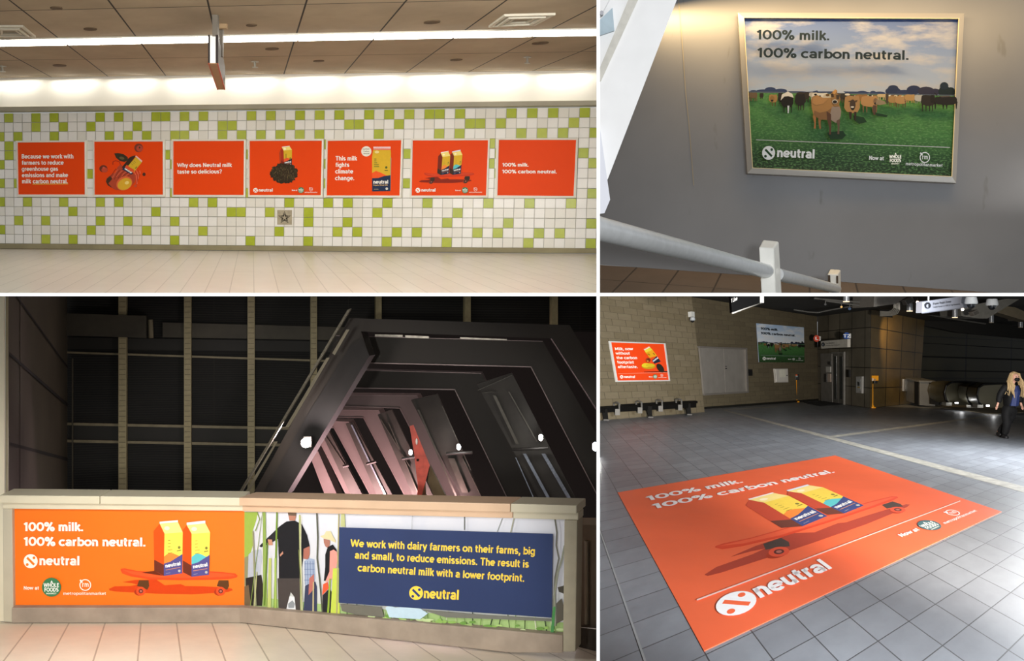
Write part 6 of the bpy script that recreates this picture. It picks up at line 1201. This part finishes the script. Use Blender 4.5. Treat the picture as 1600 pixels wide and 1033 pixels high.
# joints: pelvis, waist, chest, neck base, neck, head, l shoulder, l elbow, l wrist, l palm, r..., hips, knees, ankles, toes
Jn = [Q(1577, 640), Q(1579, 628), Q(1580.5, 612), Q(1581, 602), Q(1582.5, 597.5, -.01), Q(1584.5, 589, -.03), Q(1570, 604), Q(1564, 618, .03), Q(1558, 631, -.03), Q(1555.6, 635, -.05), Q(1590.5, 604.5), Q(1594.5, 619, .05), Q(1596, 631, .02), Q(1596.6, 635, .0),
      Q(1571.5, 644), Q(1569, 662, -.12), Q(1568, 679, -.02), Q(1567.8, 682.2, -.16), Q(1581, 644), Q(1577, 662, .08), Q(1573, 677, .35), Q(1572.8, 681.5, .22)]
skin('body', Jn, [(0, 1), (1, 2), (2, 3), (3, 4), (4, 5), (2, 6), (6, 7), (7, 8), (8, 9), (2, 10), (10, 11), (11, 12), (12, 13), (0, 14), (14, 15), (15, 16), (16, 17), (0, 18), (18, 19), (19, 20), (20, 21)],
     [.09, .09, .11, .05, .045, .08, .045, .036, .024, .028, .045, .036, .024, .028, .05, .045, .03, .016, .05, .045, .03, .016], skm, person, 2)
for sgn, w, pl in ((-1, Jn[8], Jn[9]), (1, Jn[12], Jn[13])):
    d = (pl - w).normalized(); side = V((0, 1, 0)); vs, es, rs = [pl - d * .01], [], [.022]
    for i in range(4):
        b0 = pl + d * .02 + side * (.018 * (i - 1.5)); L = [.066, .074, .07, .055][i]; k0 = len(vs); bend = V((-.012 * sgn, 0, 0))
        vs += [b0, b0 + d * L * .5, b0 + d * L + bend]; es += [(0, k0), (k0, k0 + 1), (k0 + 1, k0 + 2)]; rs += [.009, .008, .006]
    k0 = len(vs); vs += [pl - d * .01 - side * .03, pl + d * .03 - side * .045]; es += [(0, k0), (k0, k0 + 1)]; rs += [.010, .008]
    skin('hand', vs, es, rs, skm, person, 1)
cl_ = lambda p, k=1: p
skin('jacket', [Q(1577.2, 641), Q(1579, 626), Q(1580.5, 612), Q(1581.5, 604.5, .02), Q(1570, 605), Q(1563.6, 618, .03), Q(1558.6, 630, -.03), Q(1591, 605.5), Q(1595, 619, .05), Q(1596, 630, .02)], [(0, 1), (1, 2), (2, 3), (2, 4), (4, 5), (5, 6), (2, 7), (7, 8), (8, 9)],
     [(.20, .15), (.185, .14), (.19, .15), .1, .095, .08, .062, .095, .08, .062], jk, person, 2)
m = MB(); fr_ = [[Q(1579.5, 602, -.135), Q(1582, 603, -.165), Q(1585.5, 602, -.135)], [Q(1577.5, 611, -.185), Q(1581.5, 611, -.215), Q(1586.5, 611, -.185)], [Q(1575, 621, -.175), Q(1580, 621, -.215), Q(1585.5, 621, -.185)], [Q(1572.5, 633, -.175), Q(1578.5, 633.5, -.215), Q(1584, 633, -.18)]]
m.grid([r + [p + V((0, .06, 0)) for p in r[::-1]] for r in fr_], mat('top_blue', '1e2c5c', .6, var=.12, scale=40), close=True, caps=True); m.build('blue_top', person, 4)
skin('trousers', [Q(1577, 639.5), Q(1572, 646), Q(1569, 662, -.12), Q(1568, 680.5, -.03), Q(1581.5, 646), Q(1577.5, 661, .08), Q(1573.5, 678.5, .32), Q(1578, 630)], [(0, 1), (1, 2), (2, 3), (0, 4), (4, 5), (5, 6), (0, 7)], [(.19, .15), .125, .095, .075, .125, .095, .072, (.17, .14)], tr, person, 2)
for a, b in ((Q(1568.3, 681.5, .04), Q(1567.6, 683.4, -.17)), (Q(1573, 680, .36), Q(1572.6, 682, .18))): skin('shoe', [a, b], [(0, 1)], [.075, .058], mat('shoe_black', '151416', .5), person, 2)
hc = Q(1584.5, 589.5, -.03)
m = MB(); m.ball(hc - V((.008, .035, .005)), .094, skm, 20, (.82, .9, 1.12)); fo = m.build('face', person, 4, smooth=True)
m = MB(); m.ball(hc + V((-.012, -.105, -.045)), .066, mat('mask_black', '0b0b0c', .7), 16, (1.0, .6, .78)); m.build('face_mask', person, 4, smooth=True)
for dx in (-.042, .02):
    m = MB(); m.ball(hc + V((dx, -.118, .022)), .011, mat('eye_dark', '2c2420', .3), 8, (1.3, .5, .7)); m.build('eye', fo, 4)
m = MB(); m.ball(hc + V((-.012, -.128, .002)), .013, skm, 8, (.7, .8, 1.3)); m.build('nose', fo, 4)
m = MB(); rr = random.Random(4)
m.ball(hc + V((.006, .045, .035)), .108, hairm, 18, (.98, .9, 1.02))
for i in range(70):
    sd = -1 if i % 2 else 1; a0 = hc + V((sd * rr.uniform(.045, .09), rr.uniform(-.05, .06), .06 + rr.uniform(0, .05))); ln = rr.uniform(.30, .52)
    mid = hc + V((sd * rr.uniform(.11, .16), rr.uniform(-.08, .06), -.10)); end = hc + V((sd * rr.uniform(.10, .23) - .02, rr.uniform(-.2, .02), -ln + .02))
    m.tube([a0, mid, (mid + end) / 2 + V((rr.uniform(-.02, .02), -.04, 0)), end], [.018, .024, .02, .006], hairm, 6)
m.build('hair', person, 0, smooth=True)
